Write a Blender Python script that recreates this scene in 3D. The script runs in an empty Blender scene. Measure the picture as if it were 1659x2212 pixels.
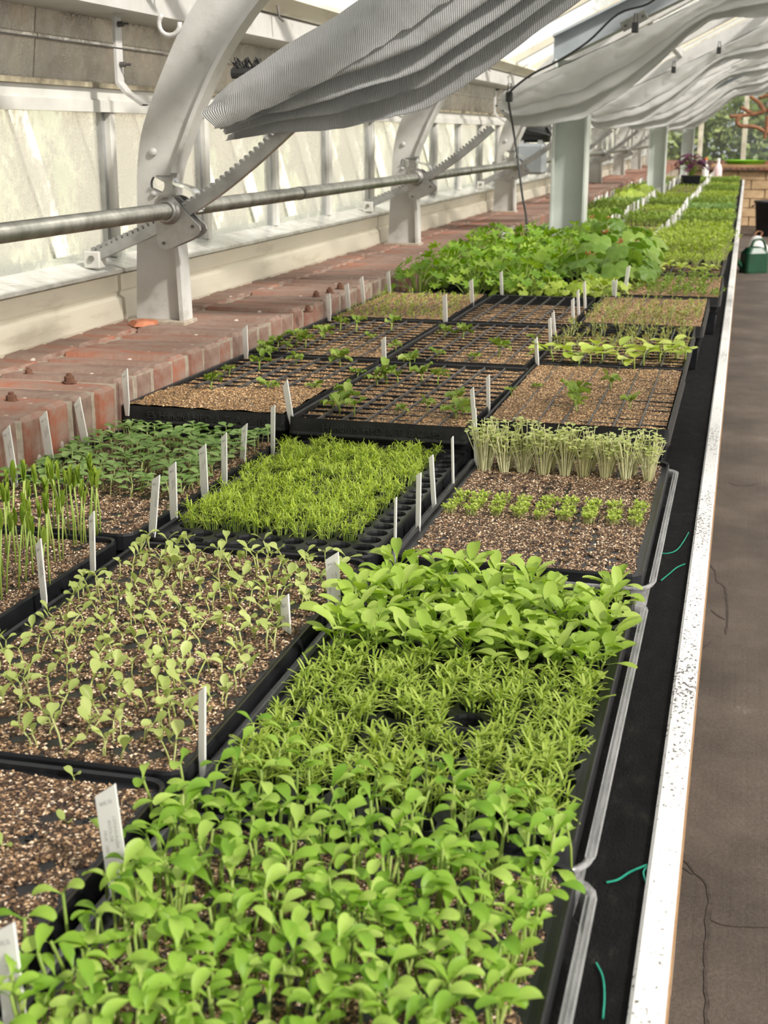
import bpy, math, random
import numpy as np
from mathutils import Vector, Matrix, Euler, noise

# ------------------------------------------------------------------ camera, sky, sun, exposure
SC = bpy.context.scene
COL = SC.collection
ZC = 1.315                                    # eye height above the floor (metres)
FPX, CX, CY = 2850.0, 829.5, 1106.0           # focal length and centre in photo pixels (1659 x 2212)
_y = np.array([1618.0 - CX, 288.0 - CY, FPX]); _y /= np.linalg.norm(_y)
_u = np.array([0.0, -1.0, 0.0]); _u[2] = _y[1] / _y[2]; _u /= np.linalg.norm(_u)
_x = np.cross(_y, _u)
if _x[0] < 0: _x = -_x
RW = np.array([_x, _y, _u])                   # camera -> world
cam_d = bpy.data.cameras.new('camera')
cam = bpy.data.objects.new('camera', cam_d); COL.objects.link(cam)
cam_d.sensor_fit = 'VERTICAL'; cam_d.sensor_height = 36.0
cam_d.lens = FPX / 2212 * 36.0
cam_d.clip_start = 0.05; cam_d.clip_end = 200
m = Matrix.Identity(4)
for r in range(3):
    m[r][0] = RW[r, 0]; m[r][1] = -RW[r, 1]; m[r][2] = -RW[r, 2]
m[2][3] = ZC
cam.matrix_world = m
cam_d.dof.use_dof = True; cam_d.dof.focus_distance = 1.55; cam_d.dof.aperture_fstop = 16.0
SC.camera = cam
SC.view_settings.view_transform = 'Standard'; SC.view_settings.look = 'None'
SC.view_settings.gamma = 1.0; SC.view_settings.use_curve_mapping = False
SC.view_settings.exposure = 0.55

wd = bpy.data.worlds.new('sky'); SC.world = wd; wd.use_nodes = True
_n = wd.node_tree.nodes; _bg = _n['Background']
_bg.inputs['Color'].default_value = (0.90, 0.95, 1.0, 1); _bg.inputs['Strength'].default_value = 0.44
sun_d = bpy.data.lights.new('sun', 'SUN'); sun = bpy.data.objects.new('sun', sun_d); COL.objects.link(sun)
sun_d.energy = 10.5; sun_d.angle = math.radians(4); sun_d.color = (1.0, 0.93, 0.83)
sun.rotation_euler = Vector((-0.67, 0.41, -0.62)).to_track_quat('-Z', 'Y').to_euler()

# ------------------------------------------------------------------ pixel helpers (directions only)
def ray(px, py): return RW @ np.array([(px - CX) / FPX, (py - CY) / FPX, 1.0])
def onz(px, py, z):                           # z absolute height of the surface touched
    d = ray(px, py); return Vector(d * ((z - ZC) / d[2])) + Vector((0, 0, ZC))
def ony(px, py, y):
    d = ray(px, py); return Vector(d * (y / d[1])) + Vector((0, 0, ZC))

rng = random.Random(7)
U = rng.uniform

# ------------------------------------------------------------------ materials
MATS = {}
def nodemat(name):
    mt = bpy.data.materials.new(name); mt.use_nodes = True
    nt = mt.node_tree; b = nt.nodes['Principled BSDF']
    MATS[name] = mt
    return mt, nt, b
def N(nt, t, **kw):
    n = nt.nodes.new(t)
    for k, v in kw.items():
        if k in n.inputs: n.inputs[k].default_value = v
        else: setattr(n, k, v)
    return n
def ramp(nt, fac, stops, interp='LINEAR'):
    r = N(nt, 'ShaderNodeValToRGB'); r.color_ramp.interpolation = interp
    while len(r.color_ramp.elements) < len(stops): r.color_ramp.elements.new(0.5)
    for e, (p, c) in zip(r.color_ramp.elements, stops):
        e.position = p; e.color = (c[0], c[1], c[2], 1)
    nt.links.new(fac, r.inputs[0]); return r.outputs[0]
def coord(nt, kind='Object', scale=(1, 1, 1)):
    t = N(nt, 'ShaderNodeTexCoord'); mp = N(nt, 'ShaderNodeMapping'); mp.inputs['Scale'].default_value = scale
    nt.links.new(t.outputs[kind], mp.inputs[0]); return mp.outputs[0]
def tex(nt, vec, scale, detail=4, rough=0.6, dist=0.0):
    n = N(nt, 'ShaderNodeTexNoise'); n.inputs['Scale'].default_value = scale; n.inputs['Detail'].default_value = detail
    n.inputs['Roughness'].default_value = rough; n.inputs['Distortion'].default_value = dist
    nt.links.new(vec, n.inputs['Vector']); return n.outputs['Fac']
def bump(nt, b, h, s=0.3, d=0.002):
    n = N(nt, 'ShaderNodeBump'); n.inputs['Strength'].default_value = s; n.inputs['Distance'].default_value = d
    nt.links.new(h, n.inputs['Height']); nt.links.new(n.outputs[0], b.inputs['Normal'])
def noisy(name, stops, scale=8, rough=0.6, metal=0.0, bs=0.25, bd=0.002, bscale=None, spec=0.5, stretch=(1, 1, 1), detail=6):
    mt, nt, b = nodemat(name); v = coord(nt, 'Object', stretch)
    f = tex(nt, v, scale, detail)
    nt.links.new(ramp(nt, f, stops), b.inputs['Base Color'])
    b.inputs['Roughness'].default_value = rough; b.inputs['Metallic'].default_value = metal
    b.inputs['Specular IOR Level'].default_value = spec
    if bs: bump(nt, b, tex(nt, v, bscale or scale * 6, 5), bs, bd)
    return mt
def leafmat(name, cols, trans=0.35, rough=0.45, sheen=0.0):
    mt, nt, b = nodemat(name); oi = N(nt, 'ShaderNodeObjectInfo')
    v = coord(nt, 'Object'); f = tex(nt, v, 60, 3)
    ad = N(nt, 'ShaderNodeMath', operation='ADD'); ml = N(nt, 'ShaderNodeMath', operation='MULTIPLY'); ml.inputs[1].default_value = 0.55
    gi = N(nt, 'ShaderNodeNewGeometry')
    a2 = N(nt, 'ShaderNodeMath', operation='ADD')
    fr = N(nt, 'ShaderNodeMath', operation='FRACT')
    nt.links.new(oi.outputs['Random'], a2.inputs[0]); nt.links.new(gi.outputs['Random Per Island'], a2.inputs[1])
    nt.links.new(a2.outputs[0], fr.inputs[0])
    nt.links.new(fr.outputs[0], ml.inputs[0])
    m2 = N(nt, 'ShaderNodeMath', operation='MULTIPLY'); m2.inputs[1].default_value = 0.45
    nt.links.new(f, m2.inputs[0]); nt.links.new(ml.outputs[0], ad.inputs[0]); nt.links.new(m2.outputs[0], ad.inputs[1])
    k = len(cols) - 1
    c = ramp(nt, ad.outputs[0], [(0.12 + 0.76 * i / k, cols[i]) for i in range(k + 1)])
    nt.links.new(c, b.inputs['Base Color']); b.inputs['Roughness'].default_value = rough
    b.inputs['Specular IOR Level'].default_value = 0.35
    t = N(nt, 'ShaderNodeBsdfTranslucent'); mx = N(nt, 'ShaderNodeMixShader'); mx.inputs[0].default_value = trans
    hs = N(nt, 'ShaderNodeHueSaturation'); hs.inputs['Saturation'].default_value = 1.1; hs.inputs['Value'].default_value = 1.25
    nt.links.new(c, hs.inputs['Color']); nt.links.new(hs.outputs[0], t.inputs['Color'])
    nt.links.new(b.outputs[0], mx.inputs[1]); nt.links.new(t.outputs[0], mx.inputs[2])
    nt.links.new(mx.outputs[0], nt.nodes['Material Output'].inputs['Surface'])
    return mt

noisy('white_paint', [(0.25, (0.30, 0.285, 0.26)), (0.42, (0.47, 0.465, 0.445)), (0.7, (0.53, 0.525, 0.51))], 14, 0.42, bs=0.35, bd=0.003, bscale=40)
noisy('cream_board', [(0.28, (0.42, 0.38, 0.29)), (0.45, (0.61, 0.57, 0.46)), (0.75, (0.67, 0.63, 0.53))], 6, 0.4, bs=0.08, stretch=(3, 0.6, 3))
noisy('grimy_edge', [(0.3, (0.10, 0.09, 0.06)), (0.6, (0.33, 0.29, 0.20)), (0.8, (0.55, 0.50, 0.38))], 22, 0.7)
noisy('alu_white', [(0.3, (0.45, 0.45, 0.42)), (0.6, (0.59, 0.58, 0.54))], 9, 0.3, bs=0.05)
noisy('alu_grey', [(0.3, (0.30, 0.31, 0.31)), (0.7, (0.50, 0.51, 0.51))], 12, 0.35, metal=0.6, bs=0.05)
noisy('wet_sill', [(0.35, (0.46, 0.45, 0.41)), (0.6, (0.68, 0.68, 0.65))], 18, 0.08, bs=0.6, bd=0.004, bscale=45, spec=0.9)
noisy('galv', [(0.3, (0.17, 0.17, 0.15)), (0.55, (0.27, 0.27, 0.24)), (0.8, (0.38, 0.37, 0.34))], 28, 0.38, metal=0.75, bs=0.1)
noisy('cast_alu', [(0.3, (0.27, 0.26, 0.25)), (0.7, (0.40, 0.39, 0.37))], 30, 0.38, metal=0.7, bs=0.2, bscale=180)
noisy('steel_rack', [(0.3, (0.28, 0.28, 0.28)), (0.7, (0.46, 0.46, 0.46))], 20, 0.35, metal=0.8, bs=0.1)
noisy('dark_iron', [(0.3, (0.05, 0.05, 0.05)), (0.7, (0.16, 0.15, 0.14))], 30, 0.5, metal=0.6)
noisy('zinc', [(0.3, (0.45, 0.46, 0.46)), (0.7, (0.75, 0.77, 0.78))], 15, 0.22, metal=0.9, bs=0.05)
noisy('rust', [(0.3, (0.07, 0.03, 0.02)), (0.7, (0.20, 0.09, 0.05))], 120, 0.8, bs=0.5)
noisy('post_green', [(0.3, (0.46, 0.50, 0.46)), (0.7, (0.57, 0.60, 0.56))], 5, 0.45, bs=0.08)
noisy('steel_blue', [(0.3, (0.27, 0.30, 0.32)), (0.7, (0.38, 0.41, 0.43))], 6, 0.45, bs=0.05)
noisy('mortar', [(0.3, (0.24, 0.20, 0.155)), (0.7, (0.44, 0.38, 0.30))], 60, 0.9, bs=0.6)
noisy('black_plastic', [(0.35, (0.006, 0.0065, 0.0075)), (0.7, (0.016, 0.017, 0.020))], 25, 0.36, bs=0.08, bscale=90, spec=0.36)
noisy('black_plastic_dusty', [(0.35, (0.008, 0.0085, 0.009)), (0.62, (0.020, 0.020, 0.020)), (0.8, (0.05, 0.05, 0.047))], 30, 0.5, bs=0.12, bscale=120, spec=0.3)
noisy('tray_bar', [(0.35, (0.03, 0.03, 0.03)), (0.7, (0.09, 0.087, 0.083))], 40, 0.45, bs=0.1)
noisy('emboss', [(0.35, (0.018, 0.018, 0.019)), (0.7, (0.036, 0.036, 0.036))], 40, 0.45, bs=0.05)
noisy('black_mat', [(0.3, (0.004, 0.004, 0.0045)), (0.6, (0.009, 0.009, 0.009)), (0.80, (0.03, 0.027, 0.022))], 70, 0.95, bs=0.8, bd=0.003, bscale=420, stretch=(1, 0.5, 1), spec=0.15)
def concrete():
    mt, nt, b = nodemat('concrete'); v = coord(nt, 'Object')
    f = tex(nt, v, 2.6, 8, 0.65); f2 = tex(nt, v, 120, 3)
    a = N(nt, 'ShaderNodeMath', operation='MULTIPLY_ADD'); a.inputs[1].default_value = 0.35; nt.links.new(f2, a.inputs[0]); nt.links.new(f, a.inputs[2])
    nt.links.new(ramp(nt, a.outputs[0], [(0.45, (0.036, 0.026, 0.019)), (0.68, (0.070, 0.052, 0.040)), (0.85, (0.105, 0.082, 0.064)), (0.96, (0.21, 0.175, 0.145))]), b.inputs['Base Color'])
    b.inputs['Roughness'].default_value = 0.7
    br = N(nt, 'ShaderNodeTexBrick'); br.offset = 0.0; br.inputs['Scale'].default_value = 1.0; br.inputs['Brick Width'].default_value = 0.03; br.inputs['Row Height'].default_value = 0.03; br.inputs['Mortar Size'].default_value = 0.004
    nt.links.new(v, br.inputs['Vector'])
    m_ = N(nt, 'ShaderNodeMath', operation='MULTIPLY'); nt.links.new(br.outputs['Fac'], m_.inputs[0]); nt.links.new(ramp(nt, tex(nt, v, 3, 2), [(0.5, (0, 0, 0)), (0.62, (0.6, 0.6, 0.6))]), m_.inputs[1])
    ad = N(nt, 'ShaderNodeMath', operation='SUBTRACT'); nt.links.new(f2, ad.inputs[0]); nt.links.new(m_.outputs[0], ad.inputs[1])
    bump(nt, b, ad.outputs[0], 0.45, 0.003)
concrete()
noisy('concrete_light', [(0.25, (0.17, 0.135, 0.11)), (0.75, (0.26, 0.22, 0.185))], 9, 0.8, bs=0.6, bscale=60)
noisy('crack', [(0.3, (0.02, 0.014, 0.01)), (0.7, (0.07, 0.05, 0.04))], 80, 0.9)
noisy('rubber', [(0.3, (0.012, 0.012, 0.012)), (0.7, (0.03, 0.03, 0.03))], 20, 0.5)
noisy('tag_white', [(0.3, (0.90, 0.90, 0.88)), (0.7, (0.95, 0.95, 0.94))], 60, 0.45, bs=0.03)
_nt = MATS['tag_white'].node_tree; _t = N(_nt, 'ShaderNodeBsdfTranslucent'); _t.inputs[0].default_value = (0.95, 0.95, 0.92, 1); _m = N(_nt, 'ShaderNodeMixShader'); _m.inputs[0].default_value = 0.3
_nt.links.new(_nt.nodes['Principled BSDF'].outputs[0], _m.inputs[1]); _nt.links.new(_t.outputs[0], _m.inputs[2]); _nt.links.new(_m.outputs[0], _nt.nodes['Material Output'].inputs['Surface'])
noisy('ink', [(0.3, (0.42, 0.42, 0.41)), (0.7, (0.56, 0.55, 0.54))], 60, 0.6, bs=0)
noisy('green_thread', [(0.3, (0.0, 0.20, 0.13)), (0.7, (0.02, 0.34, 0.23))], 60, 0.6, bs=0)
noisy('can_green', [(0.3, (0.002, 0.030, 0.012)), (0.7, (0.004, 0.055, 0.024))], 9, 0.35, bs=0.05)
noisy('lime_plastic', [(0.3, (0.16, 0.48, 0.02)), (0.7, (0.24, 0.60, 0.03))], 9, 0.35, bs=0.03)
noisy('terracotta', [(0.3, (0.30, 0.10, 0.05)), (0.7, (0.45, 0.17, 0.09))], 20, 0.8)
noisy('bark', [(0.3, (0.16, 0.065, 0.03)), (0.7, (0.36, 0.17, 0.09))], 30, 0.8, bs=0.6)
noisy('dark_bark', [(0.3, (0.05, 0.035, 0.02)), (0.7, (0.13, 0.10, 0.07))], 30, 0.9, bs=0.6)
noisy('bottle_pink', [(0.3, (0.80, 0.60, 0.62)), (0.7, (0.88, 0.72, 0.72))], 9, 0.3, bs=0)
noisy('wood', [(0.3, (0.30, 0.17, 0.08)), (0.7, (0.45, 0.28, 0.15))], 12, 0.6, stretch=(0.4, 3, 3))
noisy('block_tan', [(0.3, (0.40, 0.27, 0.15)), (0.7, (0.58, 0.42, 0.25))], 12, 0.85, bs=0.5)
noisy('gravel', [(0.3, (0.26, 0.23, 0.17)), (0.5, (0.33, 0.29, 0.22)), (0.7, (0.18, 0.21, 0.11))], 3, 0.9, bs=0.4)
noisy('outer_white', [(0.3, (0.76, 0.74, 0.68)), (0.7, (0.82, 0.80, 0.75))], 3, 0.5, bs=0)
noisy('outer_glass', [(0.3, (0.22, 0.23, 0.19)), (0.7, (0.36, 0.35, 0.29))], 1.5, 0.3, bs=0)
noisy('red_paint', [(0.3, (0.50, 0.06, 0.05)), (0.7, (0.60, 0.10, 0.08))], 3, 0.5, bs=0)
noisy('flower_yellow', [(0.3, (0.80, 0.50, 0.02)), (0.7, (0.90, 0.65, 0.05))], 30, 0.6, bs=0)
noisy('flower_orange', [(0.3, (0.75, 0.16, 0.05)), (0.7, (0.85, 0.26, 0.1))], 30, 0.6, bs=0)

def brickmat():
    mt, nt, b = nodemat('brick'); oi = N(nt, 'ShaderNodeObjectInfo'); v = coord(nt, 'Object')
    g = N(nt, 'ShaderNodeNewGeometry'); sx = N(nt, 'ShaderNodeSeparateXYZ')
    base = ramp(nt, oi.outputs['Random'], [(0.0, (0.27, 0.090, 0.050)), (0.25, (0.15, 0.085, 0.065)), (0.5, (0.22, 0.115, 0.085)), (0.75, (0.33, 0.105, 0.055)), (1.0, (0.13, 0.090, 0.075))])
    f = tex(nt, v, 16, 6, 0.7)
    mx = N(nt, 'ShaderNodeMix', data_type='RGBA')
    k = ramp(nt, f, [(0.42, (0, 0, 0)), (0.68, (1, 1, 1))])
    nt.links.new(k, mx.inputs[0]); nt.links.new(base, mx.inputs[6]); mx.inputs[7].default_value = (0.30, 0.225, 0.18, 1)
    nt.links.new(g.outputs['Normal'], sx.inputs[0])
    up = N(nt, 'ShaderNodeMath', operation='MULTIPLY'); nt.links.new(sx.outputs['Z'], up.inputs[0]); nt.links.new(ramp(nt, tex(nt, v, 7, 5), [(0.35, (0.1, 0.1, 0.1)), (0.65, (0.75, 0.75, 0.75))]), up.inputs[1])
    mw = N(nt, 'ShaderNodeMix', data_type='RGBA'); mw.clamp_factor = True; nt.links.new(up.outputs[0], mw.inputs[0]); nt.links.new(mx.outputs[2], mw.inputs[6]); mw.inputs[7].default_value = (0.205, 0.140, 0.108, 1); mx = mw
    # lime scale and paint specks
    w = N(nt, 'ShaderNodeTexVoronoi'); w.inputs['Scale'].default_value = 34; nt.links.new(v, w.inputs['Vector'])
    f2 = tex(nt, v, 9, 2)
    s = N(nt, 'ShaderNodeMath', operation='MULTIPLY'); 
    nt.links.new(ramp(nt, w.outputs['Distance'], [(0.16, (1, 1, 1)), (0.22, (0, 0, 0))]), s.inputs[0]); nt.links.new(ramp(nt, f2, [(0.52, (0, 0, 0)), (0.57, (1, 1, 1))]), s.inputs[1])
    m2 = N(nt, 'ShaderNodeMix', data_type='RGBA'); nt.links.new(s.outputs[0], m2.inputs[0]); nt.links.new(mx.outputs[2], m2.inputs[6]); m2.inputs[7].default_value = (0.62, 0.56, 0.50, 1)
    nt.links.new(m2.outputs[2], b.inputs['Base Color']); b.inputs['Roughness'].default_value = 0.8
    bump(nt, b, tex(nt, v, 70, 6), 0.5, 0.004)
brickmat()

def soilmat(name, stops, scale):
    mt, nt, b = nodemat(name); v = coord(nt, 'Object')
    w = N(nt, 'ShaderNodeTexVoronoi'); w.inputs['Scale'].default_value = scale; nt.links.new(v, w.inputs['Vector'])
    sp = N(nt, 'ShaderNodeSeparateColor'); nt.links.new(w.outputs['Color'], sp.inputs[0])
    nt.links.new(ramp(nt, sp.outputs[0], stops), b.inputs['Base Color']); b.inputs['Roughness'].default_value = 0.75
    bump(nt, b, w.outputs['Distance'], 1.0, 0.004)
def grainmat(name, stops):
    mt, nt, b = nodemat(name); g = N(nt, 'ShaderNodeNewGeometry')
    nt.links.new(ramp(nt, g.outputs['Random Per Island'], stops), b.inputs['Base Color']); b.inputs['Roughness'].default_value = 0.5
SOILC = [(0.0, (0.014, 0.008, 0.005)), (0.44, (0.070, 0.034, 0.016)), (0.70, (0.21, 0.115, 0.052)), (0.86, (0.48, 0.31, 0.17)), (1.0, (0.88, 0.72, 0.54))]
GOLDC = [(0.0, (0.035, 0.018, 0.008)), (0.38, (0.13, 0.068, 0.026)), (0.66, (0.33, 0.185, 0.07)), (0.88, (0.58, 0.36, 0.16)), (1.0, (0.80, 0.62, 0.40))]
soilmat('soil', SOILC, 420); grainmat('soil_grain', SOILC)
soilmat('soil_gold', GOLDC, 420); grainmat('soil_gold_grain', GOLDC)
noisy('soil_dark', [(0.3, (0.012, 0.008, 0.006)), (0.7, (0.05, 0.03, 0.018))], 150, 0.85, bs=0.8)

leafmat('leaf_fresh', [(0.12, 0.27, 0.018), (0.25, 0.42, 0.045), (0.45, 0.59, 0.14)])
leafmat('leaf_pale', [(0.30, 0.38, 0.10), (0.41, 0.49, 0.15), (0.54, 0.60, 0.23)])
leafmat('leaf_calendula', [(0.20, 0.33, 0.035), (0.34, 0.48, 0.075), (0.48, 0.60, 0.16)])
leafmat('leaf_needle', [(0.22, 0.33, 0.04), (0.34, 0.45, 0.07), (0.48, 0.58, 0.14)])
leafmat('leaf_dill', [(0.26, 0.37, 0.03), (0.41, 0.53, 0.06), (0.56, 0.66, 0.13)])
leafmat('leaf_sage', [(0.13, 0.25, 0.055), (0.24, 0.38, 0.11), (0.36, 0.49, 0.19)])
leafmat('leaf_sprout', [(0.12, 0.20, 0.02), (0.21, 0.31, 0.035), (0.31, 0.40, 0.07)])
leafmat('leaf_cress', [(0.38, 0.45, 0.14), (0.50, 0.56, 0.21), (0.62, 0.66, 0.31)])
leafmat('leaf_micro', [(0.32, 0.43, 0.06), (0.46, 0.57, 0.11), (0.60, 0.68, 0.20)])
leafmat('leaf_geranium', [(0.10, 0.21, 0.015), (0.20, 0.36, 0.03), (0.36, 0.50, 0.07)])
leafmat('leaf_mallow', [(0.08, 0.17, 0.02), (0.16, 0.28, 0.04), (0.29, 0.41, 0.08)])
leafmat('leaf_lime', [(0.22, 0.33, 0.03), (0.35, 0.46, 0.06), (0.48, 0.57, 0.13)])
leafmat('leaf_mid', [(0.13, 0.22, 0.03), (0.22, 0.32, 0.055), (0.34, 0.43, 0.10)])
leafmat('leaf_bronze', [(0.20, 0.11, 0.04), (0.26, 0.28, 0.07), (0.36, 0.44, 0.12)])
leafmat('leaf_purple', [(0.03, 0.006, 0.02), (0.08, 0.015, 0.05), (0.20, 0.05, 0.12)])
leafmat('leaf_tree', [(0.05, 0.08, 0.02), (0.11, 0.15, 0.04), (0.22, 0.25, 0.09)])
leafmat('leaf_dead', [(0.32, 0.12, 0.04), (0.46, 0.20, 0.08), (0.56, 0.30, 0.14)], 0.2)
leafmat('stem_pale', [(0.34, 0.40, 0.11), (0.46, 0.50, 0.19), (0.56, 0.58, 0.28)], 0.2)
leafmat('stem_green', [(0.20, 0.32, 0.05), (0.31, 0.42, 0.09), (0.42, 0.50, 0.15)], 0.2)
leafmat('stem_white', [(0.56, 0.56, 0.28), (0.68, 0.67, 0.40), (0.78, 0.76, 0.52)], 0.2)

def clothmat(name, c0, c1, ribs):
    mt, nt, b = nodemat(name); v = coord(nt, 'UV')
    w = N(nt, 'ShaderNodeTexWave'); w.bands_direction = 'X'; w.inputs['Scale'].default_value = ribs; w.inputs['Distortion'].default_value = 0.3
    nt.links.new(v, w.inputs['Vector'])
    nt.links.new(ramp(nt, w.outputs['Fac'], [(0.2, c0), (0.8, c1)]), b.inputs['Base Color'])
    b.inputs['Roughness'].default_value = 0.55
    f = tex(nt, coord(nt, 'Object'), 30, 4)
    ad = N(nt, 'ShaderNodeMath', operation='ADD'); m1 = N(nt, 'ShaderNodeMath', operation='MULTIPLY'); m1.inputs[1].default_value = 0.35
    nt.links.new(w.outputs['Fac'], m1.inputs[0]); nt.links.new(m1.outputs[0], ad.inputs[0]); nt.links.new(f, ad.inputs[1])
    bump(nt, b, ad.outputs[0], 0.7, 0.008)
    t = N(nt, 'ShaderNodeBsdfTranslucent'); t.inputs['Color'].default_value = (c1[0], c1[1], c1[2] * 0.94, 1)
    mx = N(nt, 'ShaderNodeMixShader'); mx.inputs[0].default_value = 0.30
    nt.links.new(b.outputs[0], mx.inputs[1]); nt.links.new(t.outputs[0], mx.inputs[2])
    nt.links.new(mx.outputs[0], nt.nodes['Material Output'].inputs['Surface'])
clothmat('cloth_grey', (0.31, 0.315, 0.32), (0.60, 0.61, 0.61), 48)
clothmat('cloth_white', (0.72, 0.73, 0.72), (0.78, 0.78, 0.75), 90)

def glassmat(name, tint, clear, wet):
    """thin pane: clear part, misted part (noise-shaped condensation), gloss"""
    mt, nt, b = nodemat(name); out = nt.nodes['Material Output']
    v = coord(nt, 'Object', (1, 1, 1))
    tr = N(nt, 'ShaderNodeBsdfTransparent'); tr.inputs[0].default_value = (*tint, 1)
    tl = N(nt, 'ShaderNodeBsdfTranslucent'); tl.inputs[0].default_value = (0.90, 0.90, 0.87, 1)
    mx = N(nt, 'ShaderNodeMixShader')
    if wet:
        f = tex(nt, v, 5.0, 5, 0.6, 0.4)
        v2 = coord(nt, 'Object', (1, 5.0, 1.2)); f3 = tex(nt, v2, 40, 3)
        dr = N(nt, 'ShaderNodeTexVoronoi'); dr.inputs['Scale'].default_value = 150; nt.links.new(v, dr.inputs['Vector'])
        a = N(nt, 'ShaderNodeMath', operation='MULTIPLY_ADD'); a.inputs[1].default_value = 0.45; nt.links.new(f3, a.inputs[0]); nt.links.new(f, a.inputs[2])
        k = ramp(nt, a.outputs[0], [(0.62, (clear, clear, clear)), (0.72, (0.72, 0.72, 0.72))])
        nt.links.new(k, mx.inputs[0])
    else: mx.inputs[0].default_value = clear
    nt.links.new(tr.outputs[0], mx.inputs[1]); nt.links.new(tl.outputs[0], mx.inputs[2])
    gl = N(nt, 'ShaderNodeBsdfGlossy'); gl.inputs['Roughness'].default_value = 0.08
    m2 = N(nt, 'ShaderNodeMixShader'); m2.inputs[0].default_value = 0.06
    nt.links.new(mx.outputs[0], m2.inputs[1]); nt.links.new(gl.outputs[0], m2.inputs[2])
    if wet:
        bp = N(nt, 'ShaderNodeBump'); bp.inputs['Strength'].default_value = 0.9; bp.inputs['Distance'].default_value = 0.004
        nt.links.new(dr.outputs['Distance'], bp.inputs['Height']); nt.links.new(bp.outputs[0], gl.inputs['Normal']); nt.links.new(bp.outputs[0], tl.inputs['Normal'])
    nt.links.new(m2.outputs[0], out.inputs['Surface'])
glassmat('wet_glass', (0.95, 0.97, 0.93), 0.14, True)
glassmat('clear_glass', (0.95, 0.97, 0.95), 0.06, False)
glassmat('poly_roof', (0.96, 0.97, 1.0), 0.60, False)
def clearplastic():
    mt, nt, b = nodemat('clear_plastic'); out = nt.nodes['Material Output']; v = coord(nt, 'Object', (3, 0.4, 3))
    tr = N(nt, 'ShaderNodeBsdfTransparent'); tr.inputs[0].default_value = (0.85, 0.86, 0.86, 1)
    b.inputs['Base Color'].default_value = (0.50, 0.50, 0.50, 1); b.inputs['Roughness'].default_value = 0.15; b.inputs['Specular IOR Level'].default_value = 0.9
    mx = N(nt, 'ShaderNodeMixShader')
    nt.links.new(ramp(nt, tex(nt, v, 40, 4), [(0.3, (0.22, 0.22, 0.22)), (0.75, (0.70, 0.70, 0.70))]), mx.inputs[0])
    nt.links.new(tr.outputs[0], mx.inputs[1]); nt.links.new(b.outputs[0], mx.inputs[2]); nt.links.new(mx.outputs[0], out.inputs['Surface'])
clearplastic()
def railmat():
    mt, nt, b = nodemat('rail_white'); v = coord(nt, 'Object', (1, 0.6, 1))
    f = tex(nt, v, 300, 3); f2 = tex(nt, v, 7, 3)
    a = N(nt, 'ShaderNodeMath', operation='MULTIPLY_ADD'); a.inputs[1].default_value = 0.5; nt.links.new(f2, a.inputs[0]); nt.links.new(f, a.inputs[2])
    nt.links.new(ramp(nt, a.outputs[0], [(0.60, (0.12, 0.11, 0.11)), (0.66, (0.80, 0.79, 0.77))]), b.inputs['Base Color'])
    b.inputs['Roughness'].default_value = 0.45; bump(nt, b, f, 0.5, 0.001)
railmat()
def fasciamat():
    mt, nt, b = nodemat('wet_fascia'); v = coord(nt, 'Object')
    f = tex(nt, v, 4.5, 7, 0.7, 0.8)
    nt.links.new(ramp(nt, f, [(0.28, (0.30, 0.28, 0.25)), (0.5, (0.52, 0.49, 0.43)), (0.7, (0.70, 0.64, 0.53))]), b.inputs['Base Color'])
    b.inputs['Metallic'].default_value = 0.25
    nt.links.new(ramp(nt, tex(nt, v, 25, 4), [(0.4, (0.10, 0.10, 0.10)), (0.65, (0.38, 0.38, 0.38))]), b.inputs['Roughness'])
    w = N(nt, 'ShaderNodeTexVoronoi'); w.inputs['Scale'].default_value = 210; nt.links.new(v, w.inputs['Vector'])
    m_ = N(nt, 'ShaderNodeMath', operation='MULTIPLY'); nt.links.new(ramp(nt, w.outputs['Distance'], [(0.1, (1, 1, 1)), (0.4, (0, 0, 0))]), m_.inputs[0]); nt.links.new(ramp(nt, tex(nt, v, 14, 3), [(0.45, (0, 0, 0)), (0.6, (1, 1, 1))]), m_.inputs[1])
    bump(nt, b, m_.outputs[0], 0.4, 0.002)
fasciamat()
MT = MATS

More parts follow.
